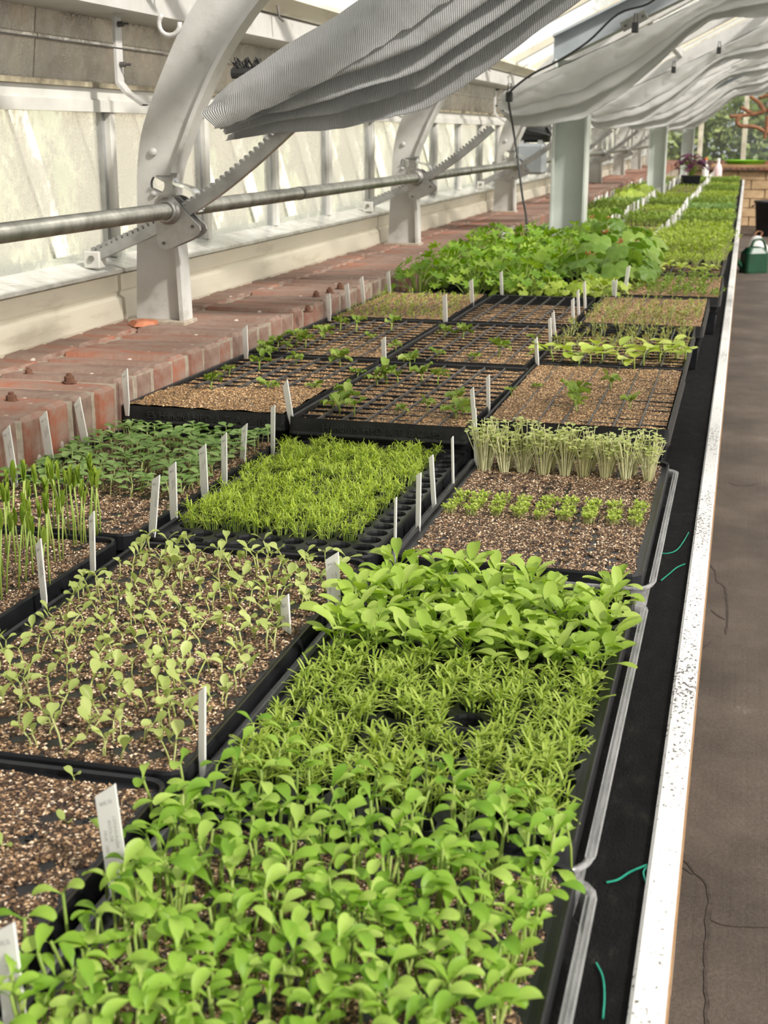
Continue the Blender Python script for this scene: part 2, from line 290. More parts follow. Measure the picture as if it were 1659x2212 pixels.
# ------------------------------------------------------------------ mesh builder
class MB:
    def __init__(s): s.v = []; s.f = []; s.m = []; s.uv = None
    def add(s, V, F, mi=0):
        o = len(s.v); s.v.extend([tuple(p) for p in V]); s.f.extend([tuple(i + o for i in f) for f in F]); s.m.extend([mi] * len(F)); return s
    def box(s, a, b, mi=0, M=None, bev=0.0):
        x0, y0, z0 = a; x1, y1, z1 = b
        V = [Vector(p) for p in ((x0, y0, z0), (x1, y0, z0), (x1, y1, z0), (x0, y1, z0), (x0, y0, z1), (x1, y0, z1), (x1, y1, z1), (x0, y1, z1))]
        if M is not None: V = [M @ p for p in V]
        return s.add(V, [(3, 2, 1, 0), (4, 5, 6, 7), (0, 1, 5, 4), (1, 2, 6, 5), (2, 3, 7, 6), (3, 0, 4, 7)], mi)
    def bbox(s, a, b, r, mi=0, M=None):
        """box with chamfered edges"""
        (x0, y0, z0), (x1, y1, z1) = a, b
        V = []; ix = {}
        for i, x in enumerate((x0, x1)):
            for j, y in enumerate((y0, y1)):
                for k, z in enumerate((z0, z1)):
                    dx, dy, dz = (r if i == 0 else -r), (r if j == 0 else -r), (r if k == 0 else -r)
                    for ax, p in (('x', (x, y + dy, z + dz)), ('y', (x + dx, y, z + dz)), ('z', (x + dx, y + dy, z))):
                        ix[(i, j, k, ax)] = len(V); V.append(Vector(p))
        g = lambda i, j, k, a: ix[(i, j, k, a)]
        F = []
        for i in (0, 1): F.append([g(i, 0, 0, 'x'), g(i, 1, 0, 'x'), g(i, 1, 1, 'x'), g(i, 0, 1, 'x')][::(1 if i else -1)])
        for j in (0, 1): F.append([g(0, j, 0, 'y'), g(1, j, 0, 'y'), g(1, j, 1, 'y'), g(0, j, 1, 'y')][::(-1 if j else 1)])
        for k in (0, 1): F.append([g(0, 0, k, 'z'), g(1, 0, k, 'z'), g(1, 1, k, 'z'), g(0, 1, k, 'z')][::(1 if k else -1)])
        for i in (0, 1):
            for j in (0, 1):
                F.append([g(i, j, 0, 'x'), g(i, j, 0, 'y'), g(i, j, 1, 'y'), g(i, j, 1, 'x')])
        for i in (0, 1):
            for k in (0, 1): F.append([g(i, 0, k, 'x'), g(i, 0, k, 'z'), g(i, 1, k, 'z'), g(i, 1, k, 'x')])
        for j in (0, 1):
            for k in (0, 1): F.append([g(0, j, k, 'y'), g(0, j, k, 'z'), g(1, j, k, 'z'), g(1, j, k, 'y')])
        for i in (0, 1):
            for j in (0, 1):
                for k in (0, 1): F.append([g(i, j, k, 'x'), g(i, j, k, 'y'), g(i, j, k, 'z')])
        if M is not None: V = [M @ p for p in V]
        return s.add(V, F, mi)
    def prism(s, poly, a, b, axis='y', mi=0):
        """polygon in the two other axes, extruded from a to b along axis"""
        def P(p, t): return {'y': (p[0], t, p[1]), 'x': (t, p[0], p[1]), 'z': (p[0], p[1], t)}[axis]
        n = len(poly); V = [P(p, a) for p in poly] + [P(p, b) for p in poly]
        F = [(i, (i + 1) % n, n + (i + 1) % n, n + i) for i in range(n)] + [tuple(range(n))[::-1], tuple(range(n, 2 * n))]
        return s.add(V, F, mi)
    def tube(s, pts, r, n=6, mi=0, cap=True):
        pts = [Vector(p) for p in pts]; k = len(pts); R = r if hasattr(r, '__len__') else [r] * k
        V = []; ref = None
        for i, p in enumerate(pts):
            t = (pts[min(i + 1, k - 1)] - pts[max(i - 1, 0)]).normalized()
            if ref is None: ref = t.orthogonal().normalized()
            ref = (ref - t * ref.dot(t)); 
            ref = ref.normalized() if ref.length > 1e-6 else t.orthogonal().normalized()
            q = t.cross(ref)
            for j in range(n):
                a = 2 * math.pi * j / n; V.append(p + (ref * math.cos(a) + q * math.sin(a)) * R[i])
        F = [(i * n + j, i * n + (j + 1) % n, (i + 1) * n + (j + 1) % n, (i + 1) * n + j) for i in range(k - 1) for j in range(n)]
        if cap: F += [tuple(range(n))[::-1], tuple(range((k - 1) * n, k * n))]
        return s.add(V, F, mi)
    def lathe(s, prof, n=16, c=(0, 0, 0), mi=0, axis='z', M=None):
        V = []
        for r, h in prof:
            for j in range(n):
                a = 2 * math.pi * j / n; x, y = r * math.cos(a), r * math.sin(a)
                p = {'z': (x, y, h), 'y': (x, h, y), 'x': (h, x, y)}[axis]
                p = Vector(p) + Vector(c); V.append(M @ p if M is not None else p)
        F = [(i * n + j, i * n + (j + 1) % n, (i + 1) * n + (j + 1) % n, (i + 1) * n + j) for i in range(len(prof) - 1) for j in range(n)]
        return s.add(V, F, mi)
    def merge(s, o, M=None, mo=0):
        V = o.v if M is None else [M @ Vector(p) for p in o.v]
        k = len(s.v); s.v.extend([tuple(p) for p in V]); s.f.extend([tuple(i + k for i in f) for f in o.f]); s.m.extend([i + mo for i in o.m]); return s
    def mesh(s, name, mats, smooth=False):
        me = bpy.data.meshes.new(name); me.from_pydata(s.v, [], s.f)
        for q in (mats if isinstance(mats, (list, tuple)) else [mats]): me.materials.append(MT[q])
        if any(s.m): me.polygons.foreach_set('material_index', s.m)
        if smooth: me.polygons.foreach_set('use_smooth', [True] * len(s.f))
        if s.uv is not None:
            ul = me.uv_layers.new(name='UVMap'); ul.data.foreach_set('uv', [c for p in me.polygons for i in p.vertices for c in s.uv[i]])
        me.update(); return me
    def build(s, name, mats, parent=None, smooth=False, **k):
        return ob(name, s.mesh(name, mats, smooth), parent, **k)

def ob(name, me, parent=None, loc=None, rot=None, scale=None, label=None, cat=None, group=None, kind=None):
    o = bpy.data.objects.new(name, me); COL.objects.link(o)
    if parent is not None: o.parent = parent
    if loc is not None: o.location = loc
    if rot is not None: o.rotation_euler = rot
    if scale is not None: o.scale = (scale,) * 3 if not hasattr(scale, '__len__') else scale
    for k, v in (('label', label), ('category', cat), ('group', group), ('kind', kind)):
        if v: o[k] = v
    return o
def thing(name, label, cat, loc=(0, 0, 0), rot=(0, 0, 0), group=None, scale=1.0):
    o = ob(name, None, None, loc, rot, scale, label, cat, group); o.empty_display_size = 0.02; return o
def struct(name, label=None, cat=None):
    o = ob(name, None, label=label, cat=cat, kind='structure'); o.empty_display_size = 0.05; return o
def smoothpath(pts, n=6):
    """Catmull-Rom through points"""
    P = [Vector(p) for p in pts]; P = [P[0] * 2 - P[1]] + P + [P[-1] * 2 - P[-2]]; out = []
    for i in range(1, len(P) - 2):
        for k in range(n):
            t = k / n; a, b, c, d = P[i - 1], P[i], P[i + 1], P[i + 2]
            out.append(0.5 * ((2 * b) + (c - a) * t + (2 * a - 5 * b + 4 * c - d) * t * t + (3 * b - a - 3 * c + d) * t ** 3))
    out.append(P[-2]); return out

# ------------------------------------------------------------------ levels
BENCH, PT, DT, LEDGE = 0.795, 0.855, 0.895, 0.937
YEND = 20.5                                    # far gable wall
RIBS = [0.48 + 2.07 * k for k in range(0, 10)]  # arch ribs along the side wall
XW = -1.25                                     # face of the boarded wall

# ---------------- floor
floor = struct('floor', 'worn brown concrete aisle floor beside the bench', 'floor')
MB().box((-1.4, -1.5, -0.1), (8.4, YEND + 0.2, 0.0)).build('concrete_slab', 'concrete', floor)
def ribbon(pts, w, z=0.0012, name='floor_crack', mat='crack'):
    b = MB(); P = smoothpath([(p[0], p[1], 0) for p in pts], 5); V = []; k = len(P)
    for i, p in enumerate(P):
        t = (P[min(i + 1, k - 1)] - P[max(i - 1, 0)]).normalized(); q = Vector((-t.y, t.x, 0))
        ww = w * (0.45 + 0.9 * abs(noise.noise(p * 23))) * (0.3 if i in (0, k - 1) else 1)
        j = noise.noise(p * 31) * w * 0.7
        V += [p + q * (ww + j) + Vector((0, 0, z)), p - q * (ww - j) + Vector((0, 0, z))]
    b.add(V, [(2 * i, 2 * i + 1, 2 * i + 3, 2 * i + 2) for i in range(k - 1)]); return b.build(name, mat, floor)
def fpx(*L): return [onz(x, y, 0.0) for x, y in L]
ribbon(fpx((1467, 1690), (1461, 1790), (1462, 1825), (1478, 1855), (1502, 1885), (1525, 1910), (1533, 1945), (1530, 1985), (1527, 2030), (1524, 2090), (1526, 2150), (1527, 2208), (1520, 2260)), 0.005)
ribbon(fpx((1533, 1985), (1560, 1998), (1600, 2002), (1659, 2003), (1720, 2006)), 0.003)
ribbon(fpx((1449, 1858), (1475, 1875), (1500, 1890)), 0.004)
ribbon(fpx((1523, 1195), (1530, 1215), (1545, 1235), (1548, 1255), (1565, 1268), (1570, 1300), (1572, 1340), (1567, 1372)), 0.004)
ribbon(fpx((1535, 1318), (1550, 1330), (1568, 1340)), 0.003)
ribbon(fpx((1572, 1042), (1600, 1050), (1645, 1045)), 0.003)
ribbon(fpx((1538, 1385), (1520, 1400), (1500, 1412)), 0.003)
MB().prism([tuple(onz(x, y, 0.0)[:2]) for x, y in ((1432, 1945), (1455, 1962), (1461, 2000), (1458, 2060), (1450, 2150), (1408, 2165), (1410, 2060))], 0.0, 0.012, 'z').build('floor_patch', 'concrete_light', floor)

# ---------------- side wall: brick ledge, boards, sill
wall = struct('wall_left', 'low brick side wall with rowlock ledge and cream boards', 'wall')
MB().box((-1.62, -1.0, 0.0), (-0.958, YEND, LEDGE - 0.105)).build('wall_core', 'mortar', wall)
MB().box((-1.60, -1.0, LEDGE - 0.105), (-0.9485, YEND, LEDGE - 0.006)).build('mortar_bed', 'mortar', wall)
def brickmesh(lx, ly, lz, s):
    b = MB(); b.bbox((-lx / 2, -ly / 2, -lz), (lx / 2, ly / 2, 0), 0.007)
    r = random.Random(s); b.v = [(x + r.uniform(-.0025, .0025), y + r.uniform(-.0018, .0018), z + r.uniform(-.002, .002)) for x, y, z in b.v]
    return b.mesh('brick', 'brick')
BR = [brickmesh(0.212, 0.0665, 0.148, i) for i in range(6)]
BH = [brickmesh(0.100, 0.0665, 0.100, 20 + i) for i in range(4)]
BF = [brickmesh(0.205, 0.100, 0.062, 40 + i) for i in range(4)]
far = MB(); y = 0.9; i = 0
while y < YEND - 0.1:
    for row, (xc, tmpl) in enumerate(((-1.051, BR), (-1.213, BH))):
        x, z = xc + U(-.003, .003), LEDGE + U(-.003, .002)
        if y < 11.2: ob('brick', rng.choice(tmpl), wall, (x, y + (0.02 if row else 0), z), (U(-.012, .012), U(-.012, .012), U(-.01, .01)))
        elif i % 1 == 0:
            lx = 0.212 if row == 0 else 0.1
            far.bbox((x - lx / 2, y - .032, z - .1), (x + lx / 2, y + .032, z), 0.006)
    y += 0.0735; i += 1
far.build('brick_course', 'brick', wall, kind='stuff')

def boards(y0, y1):
    z = LEDGE
    prof = [(-1.30, z - 0.004), (XW + 0.006, z - 0.004), (XW + 0.008, z + 0.004), (XW + 0.006, z + 0.046), (XW - 0.004, z + 0.052),
            (XW - 0.004, z + 0.058), (XW - 0.001, z + 0.062), (XW - 0.001, z + 0.094), (XW - 0.008, z + 0.098), (-1.30, z + 0.098)]
    b = MB(); b.prism(prof, y0, y1); b.build('board', 'cream_board', wall)
    MB().box((XW - 0.012, y0, z + 0.096), (XW + 0.002, y1, z + 0.104)).build('drip_edge', 'grimy_edge', wall)
    s = MB(); s.prism([(XW + 0.012, z + 0.1), (XW + 0.012, z + 0.107), (XW, z + 0.110), (-1.312, z + 0.124), (-1.40, z + 0.124), (-1.40, z + 0.10)], y0, y1)
    s.build('sill', 'wet_sill', wall)
for a, c in zip(RIBS[:-1], RIBS[1:]): boards(a + 0.008, c - 0.008)

# ---------------- vents (glazed) between the ribs
ZG0, ZG1 = LEDGE + 0.122, ZC + 0.042
for k, (a, c) in enumerate(zip(RIBS[:-1], RIBS[1:])):
    w = struct('window_%d' % (k + 1), 'misted vent window of narrow upright panes between two ribs', 'window')
    n = 4; s = (c - a) / n
    off = 0.09
    for j in range(n):
        y0, y1 = a + off + j * s, a + off + (j + 1) * s
        MB().box((-1.3185, y0 + 0.006, ZG0), (-1.3155, y1 - 0.006, ZG1)).build('pane', 'wet_glass', w)
        MB().bbox((-1.325, y0 - 0.011, ZG0), (-1.290, y0 + 0.011, ZG1), 0.002).build('mullion', 'alu_white', w)
        MB().box((-1.323, y0 - 0.024, ZG0), (-1.304, y0 - 0.011, ZG1)).build('gasket', 'alu_grey', w)
    MB().prism([(-1.335, ZG1), (-1.285, ZG1), (-1.285, ZG1 + 0.022), (-1.292, ZG1 + 0.026), (-1.292, ZG1 + 0.052), (-1.335, ZG1 + 0.055)], a, c).build('head_rail', 'alu_white', w)
t = struct('trim_1', 'wet metal fascia panel above the vent windows', 'trim')
for a, c in zip(RIBS[:-1], RIBS[1:]):
    z = ZC
    MB().prism([(-1.315, z + 0.098), (-1.306, z + 0.098), (-1.296, z + 0.168), (-1.290, z + 0.171), (-1.290, z + 0.178), (-1.296, z + 0.181), (-1.290, z + 0.228), (-1.315, z + 0.228)], a - 0.2, c - 0.205).build('fascia_panel', 'wet_fascia', t)
    MB().box((-1.31, a, z + 0.089), (-1.283, c, z + 0.099)).build('drip_edge', 'grimy_edge', t)
# water beads hanging from the fascia and the eave beam (near bays only)
drops = MB()
for _ in range(260):
    yy = U(1.4, 4.6); zz, xx = ((ZC + 0.0985, -1.305) if rng.random() < .65 else (ZC + 0.223, -1.283)); r = U(.0012, .0032)
    drops.lathe([(0.0004, -r * 2.0), (r * .8, -r * 1.3), (r, -r * .6), (r * .7, 0.0005)], 6, (xx, yy, zz))
drops.build('water_drop', 'zinc', t, smooth=True, kind='stuff')

# ---------------- roof
SL = math.tan(math.radians(27)); XE, ZE = -1.20, ZC + 0.272
def zr(x): return ZE + SL * (x - XE)
XR = 3.6                                       # ridge
roof = struct('ceiling', 'sloping translucent corrugated glasshouse roof with white bars', 'ceiling')
MB().prism([(-1.335, ZC + 0.224), (-1.150, ZC + 0.224), (-1.150, ZC + 0.276), (-1.170, ZC + 0.286), (-1.335, ZC + 0.286)], -1.0, YEND).build('eave_beam', 'white_paint', roof)
MB().prism([(-1.205, ZC + 0.286), (-1.155, ZC + 0.286), (-1.115, ZC + 0.318), (-1.118, ZC + 0.330), (-1.165, ZC + 0.306), (-1.205, ZC + 0.306)], -1.0, YEND).build('eave_rail', 'cream_board', roof)
y = -0.9 - 5 * 0.69; PW = 0.69
while y < YEND - 0.01:
    y1 = min(y + PW, YEND)
    b = MB(); n = 22
    for side in (1, -1):
        V = []
        for j in range(n + 1):
            yy = y + (y1 - y) * j / n; dz = 0.004 if j % 2 else 0.0
            for x in (XE - 0.05, XR):
                z = zr(x) + 0.05 + dz
                V.append((x if side == 1 else 2 * XR - x, yy, z))
        b.add(V, [(2 * j, 2 * j + 1, 2 * j + 3, 2 * j + 2) for j in range(n)])
    b.build('roof_panel', 'poly_roof', roof)
    for side in (1, -1):
        x0, x1 = (XE - 0.04, XR) if side == 1 else (2 * XR - XE + 0.04, XR)
        q = MB(); P = []
        for x in (x0, x1):
            z = zr(XE - .04 if x == x0 else XR) + 0.012
            P += [(x, y - 0.016, z), (x, y + 0.016, z), (x, y + 0.016, z + 0.034), (x, y - 0.016, z + 0.034)]
        q.add(P, [(0, 1, 5, 4), (1, 2, 6, 5), (2, 3, 7, 6), (3, 0, 4, 7), (0, 3, 2, 1), (4, 5, 6, 7)]); q.build('glazing_bar', 'cream_board', roof)
    y = y1
for x in (-0.55, 0.15, 0.9, 1.7, 2.6):
    MB().box((x - 0.02, -4.3, zr(x) - 0.045), (x + 0.02, YEND, zr(x) + 0.008)).build('purlin', 'white_paint', roof)
MB().box((XR - 0.04, -4.3, zr(XR) - 0.06), (XR + 0.04, YEND, zr(XR) + 0.05)).build('ridge_beam', 'white_paint', roof)
for k in range(6):                             # hooks where bars meet the eave rail
    yy = -0.9 + PW * k + PW * 5; MB().tube([(-1.13, yy, ZC + .30), (-1.125, yy, ZC + .27), (-1.115, yy, ZC + .262)], 0.003).build('bar_clip', 'dark_iron', roof)

# far side of the house (right of the aisle), only its outline is ever glimpsed
wr = struct('wall_right', 'low plastered wall under glazing on the far side of the aisle', 'wall')
MB().box((2 * XR - XE, -1.0, 0), (2 * XR - XE + 0.2, YEND, 0.9)).build('wall_core', 'block_tan', wr)
for k in range(11):
    yy = -1 + 2.13 * k; MB().box((2 * XR - XE + .02, yy - .03, 0.9), (2 * XR - XE + .1, yy + .03, zr(XE) + .02)).build('mullion', 'white_paint', wr)

# ---------------- arch ribs
RO = [(-1.213, -0.378), (-1.206, -0.251), (-1.199, -0.14), (-1.195, -0.07), (-1.182, 0.0), (-1.158, 0.061), (-1.128, 0.124), (-1.092, 0.19), (-1.051, 0.249), (-0.99, 0.318), (-0.91, 0.385), (-0.80, 0.452), (-0.66, 0.528)]
RI = [(-1.108, -0.378), (-1.112, -0.249), (-1.119, -0.17), (-1.120, -0.115), (-1.112, -0.07), (-1.098, -0.034), (-1.078, 0.01), (-1.059, 0.051), (-1.006, 0.146), (-0.927, 0.246), (-0.84, 0.315), (-0.74, 0.378), (-0.62, 0.442)]
def arc(pts, n=4): return [(p.x, p.z) for p in smoothpath([(a, 0, b) for a, b in pts], n)]
def ribparts(nm, y, k):
    lab = ['white painted steel arch rib with one round hole and rack gear', 'white arch rib by the second rack gear'][0]
    ro, ri = arc(RO), arc(RI); n = len(ro)
    ro = ro + [(XR, zr(XR) - ZC - 0.05)]; ri = ri + [(XR, zr(XR) - ZC - 0.15)]; n += 1
    r = thing('arch_rib', nm, 'rib', (0, y, LEDGE), group='white arch ribs of the glasshouse')
    o = ZC - LEDGE
    b = MB(); V = []
    for (xo, zo), (xi, zi) in zip(ro, ri):
        for yy in (-0.006, 0.006): V += [(xo, yy, zo + o), (xi, yy, zi + o)]
    F = []
    # leave a round hole: drop nothing, the hole is cut as a ring of faces below
    hole_c = (-1.152, -0.08); hr = 0.0155
    for i in range(n - 1):
        a, c = 4 * i, 4 * (i + 1)
        F += [(a, c, c + 2, a + 2), (a + 1, a + 3, c + 3, c + 1)]
    b.add(V, F)
    # web faces, with the hole
    for yy, s in ((-0.006, 1), (0.006, -1)):
        for i in range(n - 1):
            q = [ro[i], ri[i], ri[i + 1], ro[i + 1]]
            if q[0][1] > -0.14 and q[3][1] < -0.02: continue
            V = [(x, yy, z + o) for x, z in q]; b.add(V, [(0, 1, 2, 3)[::s]])
        lo = [i for i in range(n - 1) if not (ro[i][1] > -0.14 and ro[i + 1][1] < -0.02)]
        hid = [i for i in range(n - 1) if i not in lo]
        poly = [ro[i] for i in range(hid[0], hid[-1] + 2)] + [ri[i] for i in range(hid[-1] + 1, hid[0] - 1, -1)]
        m = len(poly); hc = (hole_c[0], sum(p[1] for p in poly) / m)
        ang = [math.atan2(p[1] - hc[1], p[0] - hc[0]) for p in poly]
        V = [(x, yy, z + o) for x, z in poly] + [(hc[0] + hr * math.cos(t), yy, hc[1] + hr * 1.15 * math.sin(t) + o) for t in ang]
        b.add(V, [(j, (j + 1) % m, m + (j + 1) % m, m + j)[::s] for j in range(m)])
    b.build('web', 'white_paint', r)
    f = MB(); V = []
    for i, (x, z) in enumerate(ri):
        p0 = ri[max(i - 1, 0)]; p1 = ri[min(i + 1, n - 1)]; tx, tz = p1[0] - p0[0], p1[1] - p0[1]; L = math.hypot(tx, tz); nx_, nz_ = tz / L, -tx / L
        for yy in (-0.024, 0.024): V += [(x, yy, z + o), (x + nx_ * 0.009, yy, z + nz_ * 0.009 + o)]
    F = []
    for i in range(n - 1):
        a, c = 4 * i, 4 * (i + 1)
        F += [(a + 1, a + 3, c + 3, c + 1), (a, c, c + 2, a + 2), (a, a + 1, c + 1, c), (a + 2, c + 2, c + 3, a + 3)]
    F += [(0, 2, 3, 1)]
    f.add(V, F); f.build('flange', 'white_paint', r)
    MB().bbox((-1.222, -0.034, -0.004), (-1.092, 0.034, 0.006), 0.002).build('foot_plate', 'mortar', r)
    for (x, z, rr) in ((-1.158, -0.036, 0.0085), (-1.166, -0.190, .007), (-1.160, -0.118, .006)):
        MB().lathe([(rr, -0.006), (rr, -0.0095), (rr * .75, -0.013), (0.0005, -0.014)], 12, (x, 0, z + o), axis='y').build('bolt', 'white_paint', r, smooth=True)
    # strap bracket up to the eave beam
    st = MB(); P = [(-1.16, 0.052), (-1.195, 0.075), (-1.212, 0.095), (-1.212, 0.215), (-1.195, 0.232), (-1.13, 0.275), (-1.06, 0.315)]
    V = []
    for x, z in P: V += [(x, -0.05, z + o), (x, -0.022, z + o), (x + .006, -0.022, z + o + .003), (x + .006, -0.05, z + o + .003)]
    st.add(V, [(4 * i + j, 4 * i + (j + 1) % 4, 4 * i + 4 + (j + 1) % 4, 4 * i + 4 + j) for i in range(len(P) - 1) for j in range(4)]); st.build('strap', 'white_paint', r)
    for z in (0.13, 0.205): MB().lathe([(0.006, 0), (0.006, .012), (.003, .013), (.003, .024), (.0005, .024)], 6, (-1.207, -0.036, z + o), axis='x').build('bolt', 'dark_iron', r)
    if k < 3:                                  # curled hook on the web
        MB().tube([(-1.105 + .022 * math.cos(t), -0.02, 0.205 + .022 * math.sin(t) + o) for t in [2.2 + .42 * j for j in range(11)]], 0.005).build('hook', 'white_paint', r, smooth=True)
    return r
RLAB = ['white steel arch rib with strap bracket before the first full window', 'white steel arch rib standing beside the loose brick chip', 'white arch rib behind the hanging grey cloth',
        'white arch rib beside the vent motor', 'white arch rib behind the first green post', 'white arch rib seen past the first green post', 'white arch rib standing among the distant vents',
        'white arch rib near the yellow-green potted plant', 'white arch rib close to the end wall', 'white arch rib at the end wall']
for k, y in enumerate(RIBS): ribparts(RLAB[k], y, k)
# loose brick chip on the ledge
chip = MB(); P = onz(312, 703, LEDGE)
rr = random.Random(3); n = 11
top = [(math.cos(2 * math.pi * j / n) * (.030 + rr.uniform(-.008, .008)), math.sin(2 * math.pi * j / n) * (.034 + rr.uniform(-.01, .01))) for j in range(n)]
V = [(x, y, 0.001) for x, y in top] + [(x * .8 + .003, y * .75, 0.009 + rr.uniform(-.003, .003)) for x, y in top] + [(0, 0, .013)]
chip.add(V, [(j, (j + 1) % n, n + (j + 1) % n, n + j) for j in range(n)] + [(n + j, n + (j + 1) % n, 2 * n) for j in range(n)] + [tuple(range(n))[::-1]])
chip.build('brick_chip', 'terracotta', loc=(P.x, P.y, LEDGE + 0.001), label='loose orange brick chip lying at the foot of the rib', cat='brick chip')
# rusty anchor nuts in the ledge
for i, (px, py) in enumerate(((25, 866), (150, 824), (62, 806), (683, 640), (712, 632), (735, 622), (665, 672))):
    P = onz(px, py, LEDGE)
    t = thing('anchor_nut', 'rusty hexagonal nut on a stud set in the brick ledge', 'nut', (P.x, P.y, LEDGE - 0.002), (0, 0, U(0, 1)), 'rusty nuts along the ledge', 0.8 if i != 2 else 0.6)
    MB().lathe([(0.015, 0.0), (0.015, .003), (0.010, .003), (0.010, .012), (0.008, .014), (.0005, .014)], 6).build('nut', 'rust', t)
    MB().lathe([(0.0055, .014), (0.0055, .019), (.0005, .02)], 8).build('stud', 'rust', t)

# ---------------- vent shaft with rack gears
PX_, PZ_ = -1.088, ZC - 0.146
t = thing('vent_shaft', 'long galvanised pipe shaft running through the rack gears along the vents', 'pipe', (PX_, 0.3, PZ_))
MB().lathe([(0.0005, 0), (0.0158, 0), (0.0158, 16.0), (0.0005, 16.0)], 20, axis='y').build('pipe', 'galv', t, smooth=True)
for yy in (2.95, 5.1, 7.2): MB().lathe([(0.0165, 0), (0.0168, .001), (0.0168, .018), (0.0165, .019)], 20, (0, yy, 0), axis='y').build('pipe_mark', 'dark_iron', t, smooth=True)
def rackgear(y, lab, full=True):
    r = thing('rack_gear', lab, 'rack gear', (PX_, y, PZ_), group='rack gears on the vent shaft')
    # housing: two cast plates with a bushing (local frame centred on the shaft)
    pl = [(-.030, .008), (-.027, .020), (-.017, .029), (-.003, .031), (.010, .026), (.052, -.018), (.064, -.028), (.066, -.036), (.062, -.044), (.050, -.052), (-.004, -.074), (-.014, -.075), (-.022, -.070), (-.025, -.060), (-.029, -.020)]
    for yy in (-0.018, 0.014): MB().prism([(x, z) for x, z in pl], yy, yy + 0.006).build('housing_plate', 'cast_alu', r)
    MB().prism([(x * .86 + .002, z * .86 - .002) for x, z in pl], -0.012, 0.014).build('housing_core', 'dark_iron', r)
    MB().lathe([(0.017, -0.034), (0.0215, -0.034), (0.0225, -0.030), (0.0225, -0.024), (0.0265, -0.023), (0.0265, -0.018)], 20, axis='y').build('bushing', 'cast_alu', r, smooth=True)
    for x, z in ((.050, -.029), (-.012, -.062), (-.016, .016)): MB().lathe([(0.0035, -.018), (0.0035, -.0195), (.0005, -.0195)], 8, (x, 0, z), axis='y').build('screw', 'dark_iron', r)
    # curved toothed rack (camera plane: perpendicular to the wall)
    P = [(-.172, -.094), (-.11, -.068), (-.05, -.0435), (.02, -.008), (.09, .033), (.16, .083), (.215, .127), (.258, .163)]
    C = [(p.x, p.z) for p in smoothpath([(a, 0, b) for a, b in P], 6)]
    bar = MB(); V = []; h = 0.010
    for i, (x, z) in enumerate(C):
        p0, p1 = C[max(i - 1, 0)], C[min(i + 1, len(C) - 1)]; tx, tz = p1[0] - p0[0], p1[1] - p0[1]; L = math.hypot(tx, tz); nx_, nz_ = -tz / L, tx / L
        for s, yy in ((-1, -.010), (1, -.010), (1, .010), (-1, .010)): V.append((x + nx_ * h * s, yy, z + nz_ * h * s))
    k = len(C); bar.add(V, [(4 * i + j, 4 * i + (j + 1) % 4, 4 * i + 4 + (j + 1) % 4, 4 * i + 4 + j) for i in range(k - 1) for j in range(4)] + [(0, 3, 2, 1)])
    e = len(V) - 4; bar.add([V[e], V[e + 1], V[e + 2], V[e + 3]] + [tuple(np.array(V[e + j]) * .8 + np.mean([V[e + q] for q in range(4)], axis=0) * .2 + np.array((-.012, 0, -.008))) for j in range(4)], [(j, (j + 1) % 4, 4 + (j + 1) % 4, 4 + j) for j in range(4)] + [(4, 5, 6, 7)])
    bar.build('rack_bar', 'steel_rack', r)
    th = MB(); d = 0.006; acc = 0.0
    for i in range(k - 1):
        x0, z0 = C[i]; x1, z1 = C[i + 1]; L = math.hypot(x1 - x0, z1 - z0); tx, tz = (x1 - x0) / L, (z1 - z0) / L; nx_, nz_ = -tz, tx
        while d < acc + L:
            q = d - acc; x, z = x0 + tx * q, z0 + tz * q; d += 0.0128
            poly = []
            for a_, hh in ((-.0042, h - .001), (-.0042, h + .003), (-.0022, h + .0085), (.0022, h + .0085), (.0042, h + .003), (.0042, h - .001)):
                poly.append((x + tx * a_ + nx_ * hh, z + tz * a_ + nz_ * hh))
            th.prism(poly, -.0085, .0085)
        acc += L
    th.build('rack_teeth', 'steel_rack', r)
    MB().bbox((-.190, -.016, -.116), (-.155, .016, -.082), .002).build('vent_bracket', 'alu_white', r)
    MB().lathe([(.0065, -.016), (.0065, -.020), (.0005, -.021)], 6, (-.172, 0, -.096), axis='y').build('bracket_bolt', 'galv', r)
    if full:                                   # bent strap clamp over the shaft, bolted to the rib flange
        cp = MB(); PP = smoothpath([(-.020, 0.072, .062), (-.018, .064, .048), (.004, .052, .043), (.026, .045, .036), (.042, .04, .018), (.046, .036, -.004)], 4)
        V = []
        for p in PP: V += [p + Vector((0, -.014, 0)), p + Vector((0, .014, 0)), p + Vector((.003, .014, .005)), p + Vector((.003, -.014, .005))]
        cp.add(V, [(4 * i + j, 4 * i + (j + 1) % 4, 4 * i + 4 + (j + 1) % 4, 4 * i + 4 + j) for i in range(len(PP) - 1) for j in range(4)] + [(0, 3, 2, 1)]); cp.build('clamp_strap', 'zinc', r, smooth=False)
        MB().lathe([(.0035, -.045), (.0035, -.012), (.009, -.012), (.009, .002), (.0005, .002)], 6, (-.012, .062, .062), axis='x').build('clamp_bolt', 'zinc', r)
        MB().lathe([(.024, .024), (.028, .026), (.028, .046), (.022, .048), (.017, .048)], 18, axis='y').build('rubber_collar', 'rubber', r, smooth=True)
    return r
GL = ['bare rack gear on a pipe shaft before the first full window', 'grey cast rack gear on the rib beside the brick chip, rack teeth up', 'rack gear on the rib behind the grey cloth',
      'rack gear mounted beside the vent motor', 'rack gear beyond the first green post', 'rack gear seen small past the green post', 'small distant rack gear on the shaft']
for k in range(0, 7): rackgear(RIBS[k] - 0.085, GL[k], k < 4)
